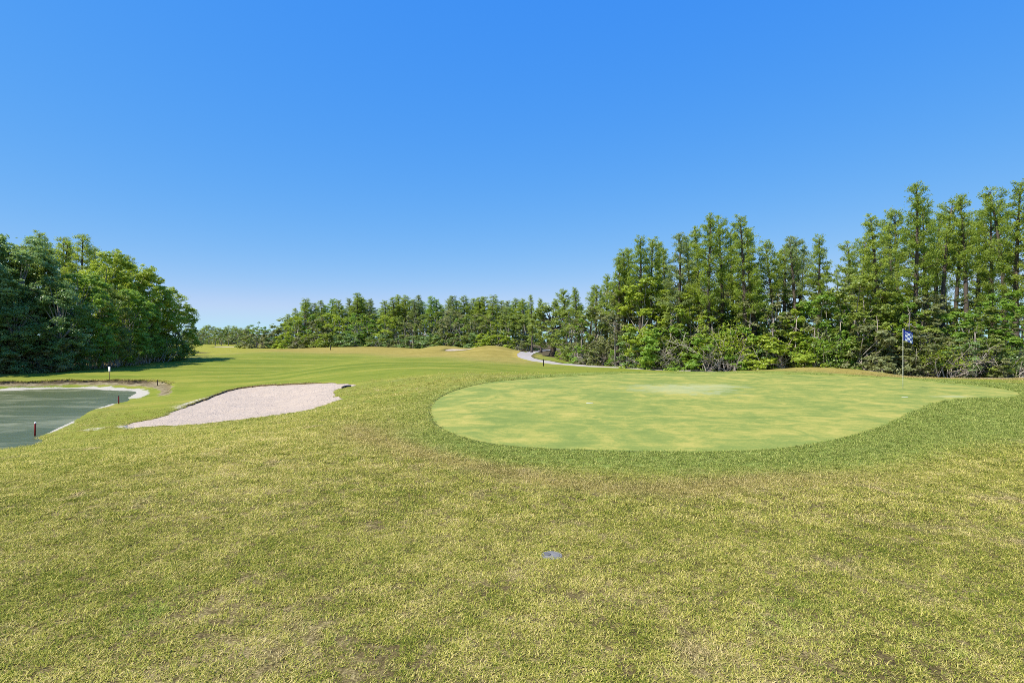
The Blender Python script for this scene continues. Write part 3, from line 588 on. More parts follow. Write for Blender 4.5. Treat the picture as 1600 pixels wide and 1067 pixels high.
# ---------------------------------------------------------------- where everything grows
TREES = {
    'C': [(37, 40, 13.5), (36.4, 41, 13.6), (37.9, 44, 13.9), (38.7, 46, 13.5), (41.1, 50, 13.5), (32.7, 41, 12.7), (37.4, 48, 12.5), (31.9, 42, 12.4), (38.7, 52, 13.9), (32.2, 44, 12.4), (28.2, 40, 13.1), (34, 50, 13.7), (30.6, 46, 11.7), (25.3, 39.5, 10.9), (27, 44, 10.2), (29.4, 49, 10.6), (22.1, 41, 9.7), (23.4, 46, 10.4), (21.2, 42.5, 10), (21.5, 45, 9.5), (19.4, 42.5, 9.7), (18.7, 43.5, 10.9), (17.1, 42, 11.4), (19.4, 50, 11.8), (16.6, 45, 11.7), (14.9, 43, 11.6), (15.8, 48, 11.6), (15.3, 50, 11.1), (13.2, 45.5, 10.6), (13.8, 51, 10.3), (13.7, 53, 11.3), (12, 49, 10.9), (10.8, 48, 10.8), (11, 53, 10.6), (10.1, 51.5, 10.3), (9.4, 51, 9.6), (10, 60, 9), (8.6, 58, 7.8), (9.2, 68, 8.2), (8.1, 69, 8.2), (7.3, 66, 8.3), (6.8, 71, 8.5), (6.4, 84, 8.3), (5.1, 100, 9.3), (3.6, 104, 10.3)],
    'CB': [(19.6, 61.5, 10.3), (23, 63.1, 10.4), (24, 63.3, 11.4), (23.1, 53.4, 8.8), (27.3, 58.5, 11.3), (27.7, 54.6, 11.4), (32.9, 61.2, 9.7), (30.8, 53.7, 9.1), (32.5, 52, 10.6), (36.5, 54.6, 10.9), (39.4, 55.5, 9.1), (45, 60.1, 10.7), (46.2, 60.3, 9.5), (45.8, 55.6, 9.1), (45.5, 53.7, 10.9), (51.9, 59.2, 11.3)],
    'B': [(33.3, 37, 5), (33.6, 39.3, 6), (31.6, 38.5, 4.8), (30.4, 38.6, 4.6), (30.5, 40.3, 4.8), (28.7, 39.5, 5.8), (27.4, 39.3, 5.1), (26.8, 40.2, 6.3), (26.3, 41.2, 7.1), (24.1, 39.6, 6.8), (24.5, 42.8, 8.1), (22, 40.4, 5.8), (22.3, 43, 5.4), (21.4, 43.8, 5.7), (19.3, 41.9, 5.8), (19.3, 44.7, 5.5), (17.8, 43.9, 4.9), (17, 45, 5.2), (15.3, 43.8, 5.3), (14.3, 44.7, 6.2), (13.5, 46.1, 6.6), (13.1, 49.5, 7.4), (11.4, 48.2, 7.8), (10.8, 51.7, 7.1), (9.8, 54.6, 7.3), (8.7, 57, 6.2), (7.2, 57.4, 5.1), (6.6, 63.4, 5.9)],
    'OAK': [(5.7, 82, 7.8)],
    'S': [(6.1, 68.8, 1.9), (6.7, 56.5, 1.9), (7, 54.4, 1.5), (8.5, 53, 2.5), (9.3, 50.3, 1.6), (10, 47.7, 3.1), (10.9, 47, 3.6), (12.2, 44.5, 3.5), (13.2, 44.1, 2.6), (13.8, 44.4, 2.4), (14.4, 42.2, 2.8), (15.8, 42.3, 3.7), (16.8, 42.2, 3.6), (17.8, 41.8, 2.4), (17.7, 40.7, 2.9), (19.2, 40.4, 3.2), (20.5, 40.7, 2), (20.7, 40.1, 2.8), (21.3, 39.2, 3.2), (22.3, 39.7, 3), (23.2, 38.5, 2.5), (23.4, 38, 3.6), (24.5, 37.7, 1.9), (25.6, 37.9, 2.1), (25.9, 37.1, 2.2), (26.8, 37, 3.1), (27.4, 36.5, 2.3), (28.7, 36.8, 2.4), (28.5, 36.2, 2.6), (30.4, 36.9, 2.8), (30.6, 36, 2.1), (32, 36.6, 2.2), (32.7, 36.5, 2), (33.8, 36.5, 1.7)],
    'B2': [(7, 68.9, 7.4), (9.1, 62.5, 5.5), (11, 61.4, 6.2), (12, 58.2, 5.8), (14.2, 55.9, 6.8), (16.2, 55.1, 6.1), (16.4, 52.4, 7.3), (19.3, 52.8, 7.2), (20.3, 50.7, 7.5), (20.5, 47.8, 7.2), (22.3, 47.5, 6.8), (24.1, 48.3, 6.1), (25.5, 46.4, 5.6), (27.9, 47, 7.2), (27.5, 44.7, 6), (29, 43.5, 6), (32.6, 46.7, 7), (35.9, 49.2, 5.8), (37.2, 47.9, 6.2), (34.8, 43, 5.9), (41, 48.5, 5.9), (39.2, 44, 5.4)],
    'LB': [(-48.4, 50, 13.7), (-48.9, 53, 13.4), (-46.6, 53, 12.8), (-47.1, 56, 12.3), (-42.4, 53, 8.8), (-42.8, 57, 9.7), (-43.2, 60, 9), (-42.8, 63, 8.6), (-44.5, 51.5, 7.9), (-48.6, 47, 13.7), (-43.1, 55.5, 6.7)],
    'LY': [(-46.6, 66, 12.3), (-45.7, 68, 11.5), (-44.7, 70, 10.4), (-44.5, 73, 8.8), (-43.1, 74, 7), (-43.6, 67, 6.6)],
    'LC': [(-54.3, 66, 15), (-54.8, 70, 14.5), (-51.1, 67, 14.9), (-51.8, 71, 13.9), (-51.1, 73, 14), (-52.6, 78, 13.6), (-59.7, 75, 15.7)],
    'LS': [(-45.4, 51, 3.1), (-44.3, 51.5, 3.3), (-43.2, 52, 3.5), (-41.9, 52.5, 3.1), (-43, 56, 2.6), (-42.7, 58, 2.9), (-42.5, 60, 2.8), (-42.9, 63, 3), (-43.2, 66, 2.8), (-43.5, 69, 3.1), (-43.6, 72, 3.5)],
    'MC': [(-65.3, 165, 9.6), (-62, 163, 11.2), (-58, 160, 13.7), (-56.9, 162, 12.6), (-52.8, 158, 13.1), (-50.9, 160, 13.6), (-47.7, 157, 13.2), (-45.7, 158, 13.6), (-42.7, 155, 14.9), (-41.6, 158, 14), (-38.9, 155, 13.3), (-37.4, 160, 11.2), (-33.7, 152, 12.8), (-31.4, 150, 13.4), (-29.9, 152, 14.2), (-28, 150, 14), (-25.5, 148, 12.7), (-24.3, 150, 14.1), (-21, 146, 13.4), (-19.1, 146, 12.8), (-16.8, 145, 13), (-14.3, 143, 13.3), (-12.2, 143, 13.3), (-9.9, 142, 12.6), (-8.2, 140, 12.6), (-6.3, 140, 12.9), (-4.5, 138, 13.1), (-2.6, 138, 11.8), (-0.8, 135, 11.6), (0.9, 133, 11.9), (2.6, 130, 11.5)],
    'MB': [(-68.2, 152, 7), (-65.6, 150.8, 5.9), (-61.9, 148.2, 5.7), (-59.5, 147.5, 7.8), (-54.4, 142.4, 8.1), (-52.9, 144.6, 8.5), (-49.7, 142.5, 8.9), (-47.7, 141.2, 7.7), (-45.6, 141.8, 8.8), (-42.1, 139.4, 8.7), (-39.6, 139.3, 7.9), (-36.1, 133.6, 8.5), (-34, 135.4, 8.8), (-32.3, 134.4, 7.1), (-28.8, 131, 8), (-26.9, 132.3, 7.7), (-23.9, 128.8, 8.3), (-22.1, 127.8, 8.3), (-19.4, 125.3, 8.1), (-17.3, 126.4, 8.9), (-14.9, 122, 7), (-12.7, 121.1, 8.7), (-10.7, 120.2, 7.5), (-8.3, 117.7, 7.6), (-6.6, 116.9, 7.7), (-4.8, 115.8, 7.8), (-3, 115.3, 6.7), (-0.7, 113.3, 7.5), (1.6, 113.1, 7.7), (3.1, 112.8, 7.1)],
    'MS': [(-67.7, 144.8, 3.1), (-64.4, 143.3, 3.8), (-60.9, 144.3, 3), (-56.1, 138.9, 2.3), (-53.1, 138.1, 4.1), (-50.6, 136.5, 3), (-47.5, 137.2, 3.9), (-43.6, 134.2, 3.9), (-41.4, 133.1, 3.7), (-39.4, 132.9, 3.7), (-36.2, 130.5, 3.5), (-32.6, 130.1, 2.2), (-29.8, 127, 3.1), (-27.2, 126.4, 2), (-25.3, 126.1, 2.4), (-21.2, 121, 2.7), (-19.2, 122.1, 2.8), (-16.4, 118.7, 3.5), (-14.2, 119.2, 3.8), (-12, 118.1, 2.9), (-9.2, 116.6, 3), (-6.9, 114.9, 3.8), (-4.6, 110.5, 3.5), (-2.6, 109.4, 3.3), (-1.1, 111.2, 2.8), (1.1, 107.1, 2.4)],
    'FB': [(-237.2, 417.5, 11.3), (-191.6, 342.6, 7.2), (-194, 351.2, 9), (-197.6, 361.4, 8.3), (-218.4, 404.8, 11), (-196.1, 369, 7.7), (-200.7, 383.3, 9), (-189.3, 365.6, 7.9), (-178.6, 348.2, 10.1), (-189, 373.3, 7.4), (-184.7, 372.3, 10.7), (-180, 368.6, 8.3), (-166.2, 343.9, 9.7), (-174.3, 364.7, 9.2), (-165, 352.9, 9.7), (-164.9, 355.8, 9.8)],
    'FC': [(-243.6, 449.3, 13.9), (-248.7, 467, 15), (-244.5, 467.5, 14), (-234.6, 457, 12.7), (-235.7, 467.8, 13.7), (-225.8, 456.7, 14.5), (-221.5, 457, 14), (-207.5, 436.5, 12.1), (-200.7, 431, 13.5)],
    'FP': [(-130.7, 227, 3.8), (-140.2, 249.3, 3.7), (-127.5, 232.8, 3.7), (-121.1, 232.1, 3.5), (-124.1, 242.9, 3.1), (-115.1, 231, 3.9), (-119.6, 248.5, 3.2), (-111.1, 235.8, 3.2)],
}

pick = random.Random(3)
# tall cypresses standing over the forest on the right, right to left in the picture
CYL = {0: ("tall cypress leaning into the picture at its right edge", 6), 1: ("full-crowned tall cypress nearest the right edge of the picture", 2),
       5: ("tall slim cypress with a pointed tip, second big one right of the flag", 1), 7: ("slim cypress with a flat round top between two taller ones right of the flag", 3),
       10: ("tallest cypress with a layered crown rising almost above the blue flag", 0), 13: ("thick ivy-dark cypress with a small cap on top, just left of the flag", 2),
       16: ("lone slim cypress left of the wide sky gap in the right forest", 4), 18: ("thin pale half-bare cypress in the middle of the right forest", 5),
       20: ("narrow cypress with a short crown left of the thin pale one", 3), 22: ("tall dense cypress with a rounded top, right one of the middle pair", 2),
       25: ("tall bushy cypress, left one of the middle pair above the brush", 6), 28: ("broad pale feathery cypress left of the tall middle pair", 0),
       32: ("dark pointed conical cypress at the left shoulder of the right forest", 4)}
for i, (x, y, h) in enumerate(TREES['C']):
    if i in CYL: lab, v = CYL[i]; grp = None
    else:
        v = pick.choice([0, 1, 2, 3, 4, 6, 7, 8])
        lab, grp = ("slim cypress in the forest between the flag and the right edge", "cypresses right of the flag") if i < 12 else \
                   ("slim cypress packed among taller ones in the middle of the right forest", "cypresses in the middle of the right forest") if i < 36 else \
                   ("smaller cypress where the right forest steps down towards the cart path", "cypresses by the cart path bend")
    plant("cypress_tree", CY[v], 'cypress_pale' if i in (18, 17, 28) else 'cypress', x, y, h * 1.01, lab, "tree", grp, wide=1.2)
for x, y, h in TREES['CB']:
    plant("cypress_tree", CY[pick.choice([1, 3, 5])], 'cypress', x, y, h, "thin cypress stem seen deep in the right forest between nearer trunks", "tree", "background cypresses of the right forest", .85)
for i, (x, y) in enumerate([(6.9, 56.6), (9.0, 49.6), (12.6, 44.6), (15.1, 42.8), (17.2, 41.4), (18.6, 40.4), (19.9, 40.0), (20.9, 39.4), (22.6, 38.8), (23.4, 38.4), (24.2, 38.1), (25.0, 37.7), (26.1, 37.3), (29.6, 36.3), (32.4, 36.0)]):
    plant("sapling_tree", SAP[i % 2], pick.choice(['mid', 'yellow', 'olive', 'bright']), x, y, pick.uniform(3.6, 5.6), "thin pale-stemmed sapling at the forest edge", "tree", "pale saplings at the forest edge", 1.0)
for i, (x, y, h) in enumerate(TREES['B']):
    lab, grp = ("leafy understorey tree under the cypresses behind and right of the flag", "understorey trees right of the flag") if i < 8 else \
               ("leafy understorey tree under the cypresses in the middle of the right forest", "understorey trees of the middle right forest") if i < 20 else \
               ("leafy understorey tree at the left end of the right forest by the path", "understorey trees by the cart path")
    if i == 10: lab, grp = "round-headed broadleaf tree filling the low gap left of the flag", None
    plant("broadleaf_tree", BL[pick.randrange(6)], pick.choice(['mid', 'mid', 'bright', 'yellow', 'olive', 'mid']), x, y, h, lab, "tree", grp, 1.1)
for x, y, h in TREES['B2']:
    plant("broadleaf_tree", BL[pick.randrange(6)], pick.choice(['mid', 'mid', 'olive', 'bright']), x, y, h, "shaded broadleaf tree in the second row of the right forest", "tree", "second row trees of the right forest", 1.35)
x, y, h = TREES['OAK'][0]
plant("oak_tree", OAK, 'mid', x, y, h, "spreading oak with a dark trunk at the bend of the cart path", "tree", None, 1.0)
for i, (x, y, h) in enumerate(TREES['S']):
    lab, grp = ("low shrub at the forest edge left of the flag along the cart path", "shrubs along the cart path") if x < 26 else ("low shrub at the forest edge behind the flag and the brown mound", "shrubs behind the flag")
    v = pick.choice([0, 0, 1, 1, 4, 4, 2]); plant("shrub", SH[v], pick.choice(['mid', 'olive', 'bright', 'olive', 'yellow', 'dark']), x, y, h, lab, "shrub", grp, 1.25, ('stems', 'foliage'))
# left-hand grove
LBL = ["dark broadleaf tree at the very left edge over the pond's far bank", "big dark glossy-leaved tree, tallest at the left edge", "big dark glossy-leaved tree second from the left edge", "mid-green tree with a domed crown third from the left edge"]
for i, (x, y, h) in enumerate(TREES['LB']):
    lab, grp = (LBL[i], None) if i < 4 else ("leafy tree in the front row of the left grove", "front row trees of the left grove")
    plant("broadleaf_tree", BIG[i % 4], 'bright' if i in (5, 7, 10) else 'mid' if i in (3, 6) else 'dark', x, y, h * 1.0, lab, "tree", grp, 1.0)
LYL = ["yellow-green tree behind the dark trees in the left grove", "tall yellow-green tree in the middle of the left grove", "light green tree towards the right end of the left grove", "light green tree second from the right end of the left grove", "rightmost bright green tree of the left grove with branches reaching over the fairway", "low bright green tree in front of the left grove"]
for i, (x, y, h) in enumerate(TREES['LY']):
    plant("broadleaf_tree", BIG[(i + 1) % 4], 'yellow' if i != 5 else 'bright', x, y, h * 1.07, LYL[i], "tree", None, .9)
for x, y, h in TREES['LC']:
    plant("cypress_tree", CY[pick.choice([0, 2, 6])], 'cypress', x, y, h, "feathery cypress top showing above the left grove", "tree", "cypresses behind the left grove", 1.5)
for i, (x, y, h) in enumerate(TREES['LS']):
    plant("shrub", SH[[1, 0, 1, 0, 2, 3, 2, 3, 2, 3, 1][i]], 'olive' if i < 4 else 'mid', x, y, h,
          "pale-leaved shrub under the dark trees at the far left" if i < 4 else "grey-stemmed undergrowth at the foot of the left grove", "shrub", "pale shrubs at the far left" if i < 4 else "undergrowth of the left grove", 1.35, ('stems', 'foliage'))
for x, y, h in ((-51.5, 39.5, 12.5), (-55, 44, 13.5)):
    plant("broadleaf_tree", BIG[2], 'dark', x, y, h, "dark tree just beyond the left edge that shades the pond's far bank", "tree", "trees beyond the left edge", 1.0)
# tree line behind the fairway
for x, y, h in TREES['MC']:
    plant("cypress_tree", CY[pick.choice([0, 2, 6, 4, 7, 1])], pick.choice(['cypress', 'cypress', 'bright', 'cypress_pale']), x, y, h, "cypress top in the distant tree line behind the fairway mounds", "tree", "cypresses of the distant tree line", 1.95)
for x, y, h in TREES['MC']:
    y2 = y + pick.uniform(5, 9); x2 = (x + .9) * y2 / y
    plant("cypress_tree", CY[pick.choice([0, 2, 6])], pick.choice(['cypress', 'bright']), x2, y2, h * pick.uniform(.84, .98), "cypress in the back row of the distant tree line", "tree", "back cypresses of the distant tree line", 2.2)
for i, (x, y, h) in enumerate(TREES['MB']):
    lab, grp = ("rounded green tree at the low left end of the distant tree line", "low left end of the distant tree line") if i < 4 else ("broadleaf tree in the front of the distant tree line", "broadleaf trees of the distant tree line")
    plant("broadleaf_tree", BL[pick.randrange(6)], pick.choice(['mid', 'olive', 'mid', 'yellow', 'bright']), x, y, h, lab, "tree", grp, 1.35)
for x, y, h in TREES['MB']:
    y2 = y + pick.uniform(4, 9); x2 = x * y2 / y + pick.uniform(-1, 1)
    plant("broadleaf_tree", BL[pick.choice([2, 5, 0])], pick.choice(['mid', 'olive', 'mid']), x2, y2, pick.uniform(5.0, 6.5), "shaded low tree filling the second row of the distant tree line", "tree", "second row of the distant tree line", 1.7)
for x, y, h in TREES['MS']:
    plant("shrub", SH[pick.choice([0, 1, 1, 4])], pick.choice(['mid', 'olive', 'yellow', 'dark']), x, y, h, "bush at the foot of the distant tree line", "shrub", "bushes below the distant tree line", 2.0, ('stems', 'foliage'))
for x, y, h in TREES['FB']:
    plant("broadleaf_tree", BL[pick.choice([2, 5, 0])], pick.choice(['mid', 'olive', 'mid']), x, y, h, "tiny far tree at the end of the fairway beyond the palms", "tree", "far trees at the end of the fairway", 2.1)
for i in range(18):
    x, y = -206 + i * 5.6 + pick.uniform(-1.5, 1.5), 318 - i * 1.5
    plant("shrub", SH[pick.choice([0, 1, 4])], pick.choice(['mid', 'olive', 'dark']), x, y, pick.uniform(3.6, 5.2), "low far bush behind the palms at the fairway's end", "shrub", "far bushes at the end of the fairway", 2.2, ('stems', 'foliage'))
for x, y, h in TREES['FC']:
    plant("cypress_tree", CY[pick.randrange(7)], 'cypress', x, y, h, "farthest small treetop above the end of the fairway", "tree", "farthest treetops on the horizon", 3.0)
for x, y, h in TREES['FP']:
    plant("palm_tree", PALM, 'olive', x, y, h, "small dark palm at the far end of the fairway", "palm", "far palms at the end of the fairway", 1.1, ('trunk', 'fronds'))
# grey dead wood lying along the forest edge
for i, (x, y, s) in enumerate([(9.2, 48.3, 1.0), (11.0, 46.0, 1.1), (13.0, 43.8, 1.2), (14.6, 42.2, 1.3), (16.0, 41.2, 1.0), (19.0, 39.8, .9), (25.6, 37.2, 1.2), (27.2, 36.4, 1.5), (28.0, 36.0, 1.2), (31.5, 35.4, 1.3), (33.0, 35.3, 1.2), (7.2, 54.0, .9)]):
    o = link("dead_branch", DEAD[i % 3], None, (x, y, hz(x, y)), (0, 0, i * 1.3), (s, s, s))
    tag(o, "bleached tangle of dead branches in front of the shrubs right of the flag" if x > 26 else "grey dead branches lying at the forest edge along the cart path", "dead branches",
        "dead branches right of the flag" if x > 26 else "dead branches along the cart path")

# ---------------------------------------------------------------- small things
mpole = plain("flagstick_paint", (.66, .67, .56), .4, .4, .08, 20); mblack = plain("black_plastic", (.012, .012, .014), .5, .3, .3)
mred = plain("stake_red", (.20, .02, .018), .55, .3, .25); mwhite = plain("white_paint", (.74, .74, .72), .6, .3, .08); mdark = plain("dark_stake", (.035, .022, .018), .7, .2, .3)
def flag_material():
    N = NT("flag_cloth"); uv = N.n("TexCoord").outputs['UV']; s = N.n("SeparateXYZ", None, Vector=uv)
    u, v = s.outputs[0], s.outputs[1]
    ck = N.n("TexChecker", None, Vector=uv, Scale=5.0, Color1=(.62, .66, .74), Color2=(.05, .09, .33)).outputs[0]
    edge = N.math('MAXIMUM', N.math('LESS_THAN', u, .18), N.math('GREATER_THAN', v, .86))
    col = N.mix(edge, ck, (.015, .035, .26))
    d = N.principled(col, .8, .15); tr = N.n("BsdfTranslucent", None, Color=col).outputs[0]
    return N.done(N.n("MixShader", None, _0=.3, _1=d, _2=tr).outputs[0])
fx, fy = 14.06, 20.46; fz = hz(fx, fy) - .012
fe = bpy.data.objects.new("flagstick", None); C.objects.link(fe); fe.location = (fx, fy, fz)
tag(fe, "slim pale flagstick with a blue and white chequered flag in the green", "flag")
link("pole", Acc().tube([(0, 0, -.1), (0, 0, .6), (0, 0, 1.4), (0, 0, 2.16)], [.0095, .0095, .008, .007], 10).mesh("pole", mpole), fe)
link("knob", Acc().lathe([(.001, -.006), (.008, -.003), (.009, .002), (.005, .006), (.001, .008)], (0, 0, 2.165), 10).mesh("knob", mwhite), fe)
link("cup_rim", Acc().lathe([(.0535, -.10), (.0535, -.022), (.056, -.020), (.058, -.06)], (0, 0, 0), 24).mesh("cup_rim", mwhite), fe)
nu, nv = 15, 11; fv = []; fuv = []
for j in range(nv):
    for i in range(nu):
        u, v = i / (nu - 1), j / (nv - 1)
        fv.append((u * .36 + .008, .05 * math.sin(u * 7 + v * 1.2) * u - .03 * u, 2.15 - (1 - v) * .40 - .17 * u ** 1.3 - .03 * math.sin(u * 5) * v)); fuv.append((u, v))
fq = [(j * nu + i, j * nu + i + 1, (j + 1) * nu + i + 1, (j + 1) * nu + i) for j in range(nv - 1) for i in range(nu - 1)]
fm = np_mesh("flag", fv, [fq], flag_material(), None, True); ul = fm.uv_layers.new(name="UVMap")
for lp in fm.loops: ul.data[lp.index].uv = fuv[lp.vertex_index]
link("flag", fm, fe)

def stake(name, x, y, h, r, mat, cap, label, grp=None, lean=0):
    e = bpy.data.objects.new(name, None); C.objects.link(e); e.location = (x, y, hz(x, y)); e.rotation_euler = (0, lean, .4)
    link("post", Acc().tube([(0, 0, -.3), (0, 0, h * .5), (0, 0, h - .012), (0, 0, h)], [r, r, r, r * .75], 8).mesh("post", mat), e)
    link("cap", Acc().lathe([(r * 1.02, -.05), (r * 1.05, -.045), (r * 1.05, -.005), (r * .6, .008), (.001, .012)], (0, 0, h), 8).mesh("cap", cap), e)
    return tag(e, label, "stake", grp)
stake("hazard_stake", -18.45, 22.0, .55, .032, mred, mwhite, "red stake with white tip nearest the camera at the pond's edge", None, .02)
stake("hazard_stake", -22.95, 33.2, .46, .034, mred, mdark, "dark red stake halfway along the pond's near bank", None, -.03)
stake("hazard_stake", -27.1, 43.5, .42, .03, mdark, mdark, "small dark stake in the grass beyond the pond's right tip")
stake("distance_post", 2.79, 50.5, .62, .045, mblack, mblack, "black post beside the cart path in front of the forest")
stake("distance_post", -35.4, 111, .9, .07, mblack, mblack, "tiny dark post far out on the fairway")
sx, sy = -32.9, 46.5; e = bpy.data.objects.new("warning_sign", None); C.objects.link(e); e.location = (sx, sy, hz(sx, sy) - .02); e.rotation_euler = (0, 0, -.55)
tag(e, "small white sign on a thin stick on the pond's far bank", "sign")
link("stick", Acc().box((0, .015, .42), (.045, .03, 1.0)).mesh("stick", plain("stick_wood", (.12, .08, .06), .8, .1)), e)
link("board", Acc().box((0, -.012, .86), (.30, .02, .40)).mesh("board", mwhite), e)
# black bar on the bunker lip
bx, by = -8.22, 28.25
o = link("edge_bar", Acc().tube([(-.02, -.44, .02), (0, -.40, .035), (0, 0, .05), (.0, .40, .035), (.02, .44, .02)], [.03, .062, .066, .062, .03], 8).mesh("edge_bar", mblack), None, (bx, by, hz(bx, by) - .01), (0, 0, math.atan2(-.19, .9)))
tag(o, "short black bar lying on the right lip of the big bunker", "bar")
# sprinkler lid in the foreground turf
e = bpy.data.objects.new("sprinkler_lid", None); C.objects.link(e); e.location = (.325, 4.66, hz(.325, 4.66) + .004)
tag(e, "flat round grey sprinkler lid half grown over in the foreground grass", "lid")
mlid = plain("grey_lid", (.19, .185, .18), .9, .08, .3, 40); mlid2 = plain("grey_lid_dark", (.12, .12, .125), .9, .08, .25, 40)
link("rim", Acc().lathe([(.086, -.06), (.088, -.004), (.084, .003), (.073, .003), (.071, -.004)], k=28).mesh("rim", mlid), e)
link("cover", Acc().lathe([(.070, -.02), (.069, .001), (.062, .004), (.030, .005), (.0005, .005)], k=28).mesh("cover", mlid), e)
link("nozzle_cap", Acc().lathe([(.028, .0), (.027, .010), (.022, .012), (.0005, .012)], (-.035, 0, 0), 18).mesh("nozzle_cap", mlid2), e)
# flat white marks on the green
mmark = plain("turf_paint", (.42, .43, .33), .8, .1, .1)
def mark(x, y, a, b, rz, label):
    k = np.arange(18) / 18 * 2 * math.pi; r = 1 + .12 * np.sin(k * 3 + x) + .08 * np.sin(k * 5 + y)
    px = np.cos(k) * a * r; py = np.sin(k) * b * r; X = x + px * math.cos(rz) - py * math.sin(rz); Y = y + px * math.sin(rz) + py * math.cos(rz)
    Z = H(X, Y) - .012; o0 = np.array([x, y, hz(x, y) - .012])
    ring = np.c_[X, Y, Z]; V = np.vstack([ring + (0, 0, -.01) - o0, ring + (0, 0, .004) - o0, (ring - o0) * (.92, .92, 1) + (0, 0, .008), [[0, 0, .009]]])
    i = np.arange(18); j = (i + 1) % 18
    return tag(link("turf_mark", np_mesh("turf_mark", V, [np.concatenate([np.stack([i, j, 18 + j, 18 + i], 1), np.stack([18 + i, 18 + j, 36 + j, 36 + i], 1)]), np.stack([36 + i, 36 + j, np.full(18, 54)], 1)], mmark), None, tuple(o0)), label, "mark")
mark(2.19, 16.1, .10, .06, .1, "small white mark on the left middle of the putting green")
mark(12.2, 17.65, .10, .04, 0, "small white mark on the green in front of the flagstick")
mark(14.5, 17.28, .17, .08, -.1, "white mark at the green's right-hand tongue beside the fringe")

# ---------------------------------------------------------------- labels by place in each row, counted from the left
ORD = ["first", "second", "third", "fourth", "fifth", "sixth", "seventh", "eighth", "ninth", "tenth", "eleventh", "twelfth", "thirteenth", "fourteenth", "fifteenth", "sixteenth", "seventeenth", "eighteenth", "nineteenth", "twentieth"]
def ordinal(i):
    if i < 20: return ORD[i]
    return ("twenty-" if i < 29 else "thirty-") + ORD[(i + 1) % 10 - 1] if (i + 1) % 10 else "thirtieth"
ROWS = {"pale saplings at the forest edge": "thin pale-stemmed sapling, %s from the left along the right forest's edge",
        "back cypresses of the distant tree line": "cypress, %s from the left in the distant tree line's back row",
        "cypresses right of the flag": "slim cypress, %s from the left among those between flag and right edge",
        "cypresses in the middle of the right forest": "slim cypress, %s from the left among lesser ones in the middle right forest",
        "cypresses by the cart path bend": "smaller cypress, %s from the left where the right forest steps down",
        "understorey trees right of the flag": "leafy understorey tree, %s from the left behind and right of the flag",
        "understorey trees of the middle right forest": "leafy understorey tree, %s from the left below the middle right cypresses",
        "understorey trees by the cart path": "leafy understorey tree, %s from the left at the forest's path end",
        "shrubs along the cart path": "low forest-edge shrub, %s from the left along the cart path",
        "shrubs behind the flag": "low forest-edge shrub, %s from the left behind the flag and brown mound",
        "front row trees of the left grove": "leafy tree, %s from the left in the left grove's front row",
        "cypresses behind the left grove": "feathery cypress top, %s from the left above the left grove",
        "pale shrubs at the far left": "pale-leaved shrub, %s from the left under the dark left trees",
        "undergrowth of the left grove": "grey-stemmed undergrowth clump, %s from the left at the left grove's foot",
        "cypresses of the distant tree line": "cypress top, %s from the left in the distant tree line",
        "low left end of the distant tree line": "rounded green tree, %s from the left at the distant line's low end",
        "broadleaf trees of the distant tree line": "broadleaf tree, %s from the left in the distant line's front row",
        "bushes below the distant tree line": "bush, %s from the left at the distant tree line's foot",
        "far palms at the end of the fairway": "small dark palm, %s from the left at the fairway's far end",
        "dead branches right of the flag": "bleached dead branches, %s from the left below the shrubs right of the flag",
        "dead branches along the cart path": "grey dead branches, %s from the left along the cart path edge"}
rows = {}
for o in C.objects:
    if o.get('group') in ROWS: rows.setdefault(o['group'], []).append(o)
for gname, obs in rows.items():
    obs.sort(key=lambda o: o.location.x / o.location.y)
    for i, o in enumerate(obs): o['label'] = ROWS[gname] % ordinal(i)

# ---------------------------------------------------------------- grass blades over the near turf (uncountable: one object)
def blade_material():
    N = NT("grass_blades")
    r = N.attr('tint'); big = N.noise(.35, 4, .6); mid = N.noise(2.2, 4, .65)
    p = N.math('ADD', N.math('MULTIPLY', big, .45), N.math('MULTIPLY', mid, .55))
    f = N.math('ADD', N.math('MULTIPLY', r, .72), N.math('MULTIPLY', N.math('SUBTRACT', p, .52), 1.7))
    col = N.ramp(f, [(.02, (.13, .17, .022)), (.18, (.28, .30, .042)), (.36, (.45, .43, .08)), (.56, (.60, .52, .155)), (.90, (.75, .61, .29))])
    tan = N.step(N.noise(1.3, 5, .65, N.scale((1, .8, 1)), .5), .56, .74)
    col = N.mix(N.math('MULTIPLY', tan, .72), col, N.mix(r, (.30, .21, .11), (.74, .56, .34)))
    grn = N.step(N.noise(.9, 5, .7, N.scale((.8, 1, 2)), .6), .57, .74)
    col = N.mix(N.math('MULTIPLY', grn, .75), col, N.mix(r, (.14, .22, .03), (.40, .48, .09)))
    fr = N.ramp(r, [(.05, (.13, .18, .03)), (.5, (.27, .325, .065)), (.95, (.44, .45, .13))])
    col = N.mix(N.attr('fringe', 'INSTANCER'), col, fr)
    lu = N.ramp(r, [(.05, (.20, .22, .03)), (.5, (.38, .37, .06)), (.95, (.54, .48, .15))])
    col = N.mix(N.math('MULTIPLY', N.attr('lush', 'INSTANCER'), .8), col, lu)
    br = N.ramp(r, [(.05, (.20, .17, .04)), (.5, (.42, .33, .12)), (.95, (.58, .45, .23))])
    col = N.mix(N.math('MULTIPLY', N.attr('brown', 'INSTANCER'), .9), col, br)
    d = N.principled(col, .75, .08); tr = N.n("BsdfTranslucent", None, Color=col).outputs[0]
    return N.done(N.n("MixShader", None, _0=.3, _1=d, _2=tr).outputs[0])
bm_ = blade_material()
tuftcol = bpy.data.collections.new("grass_tuft_shapes")
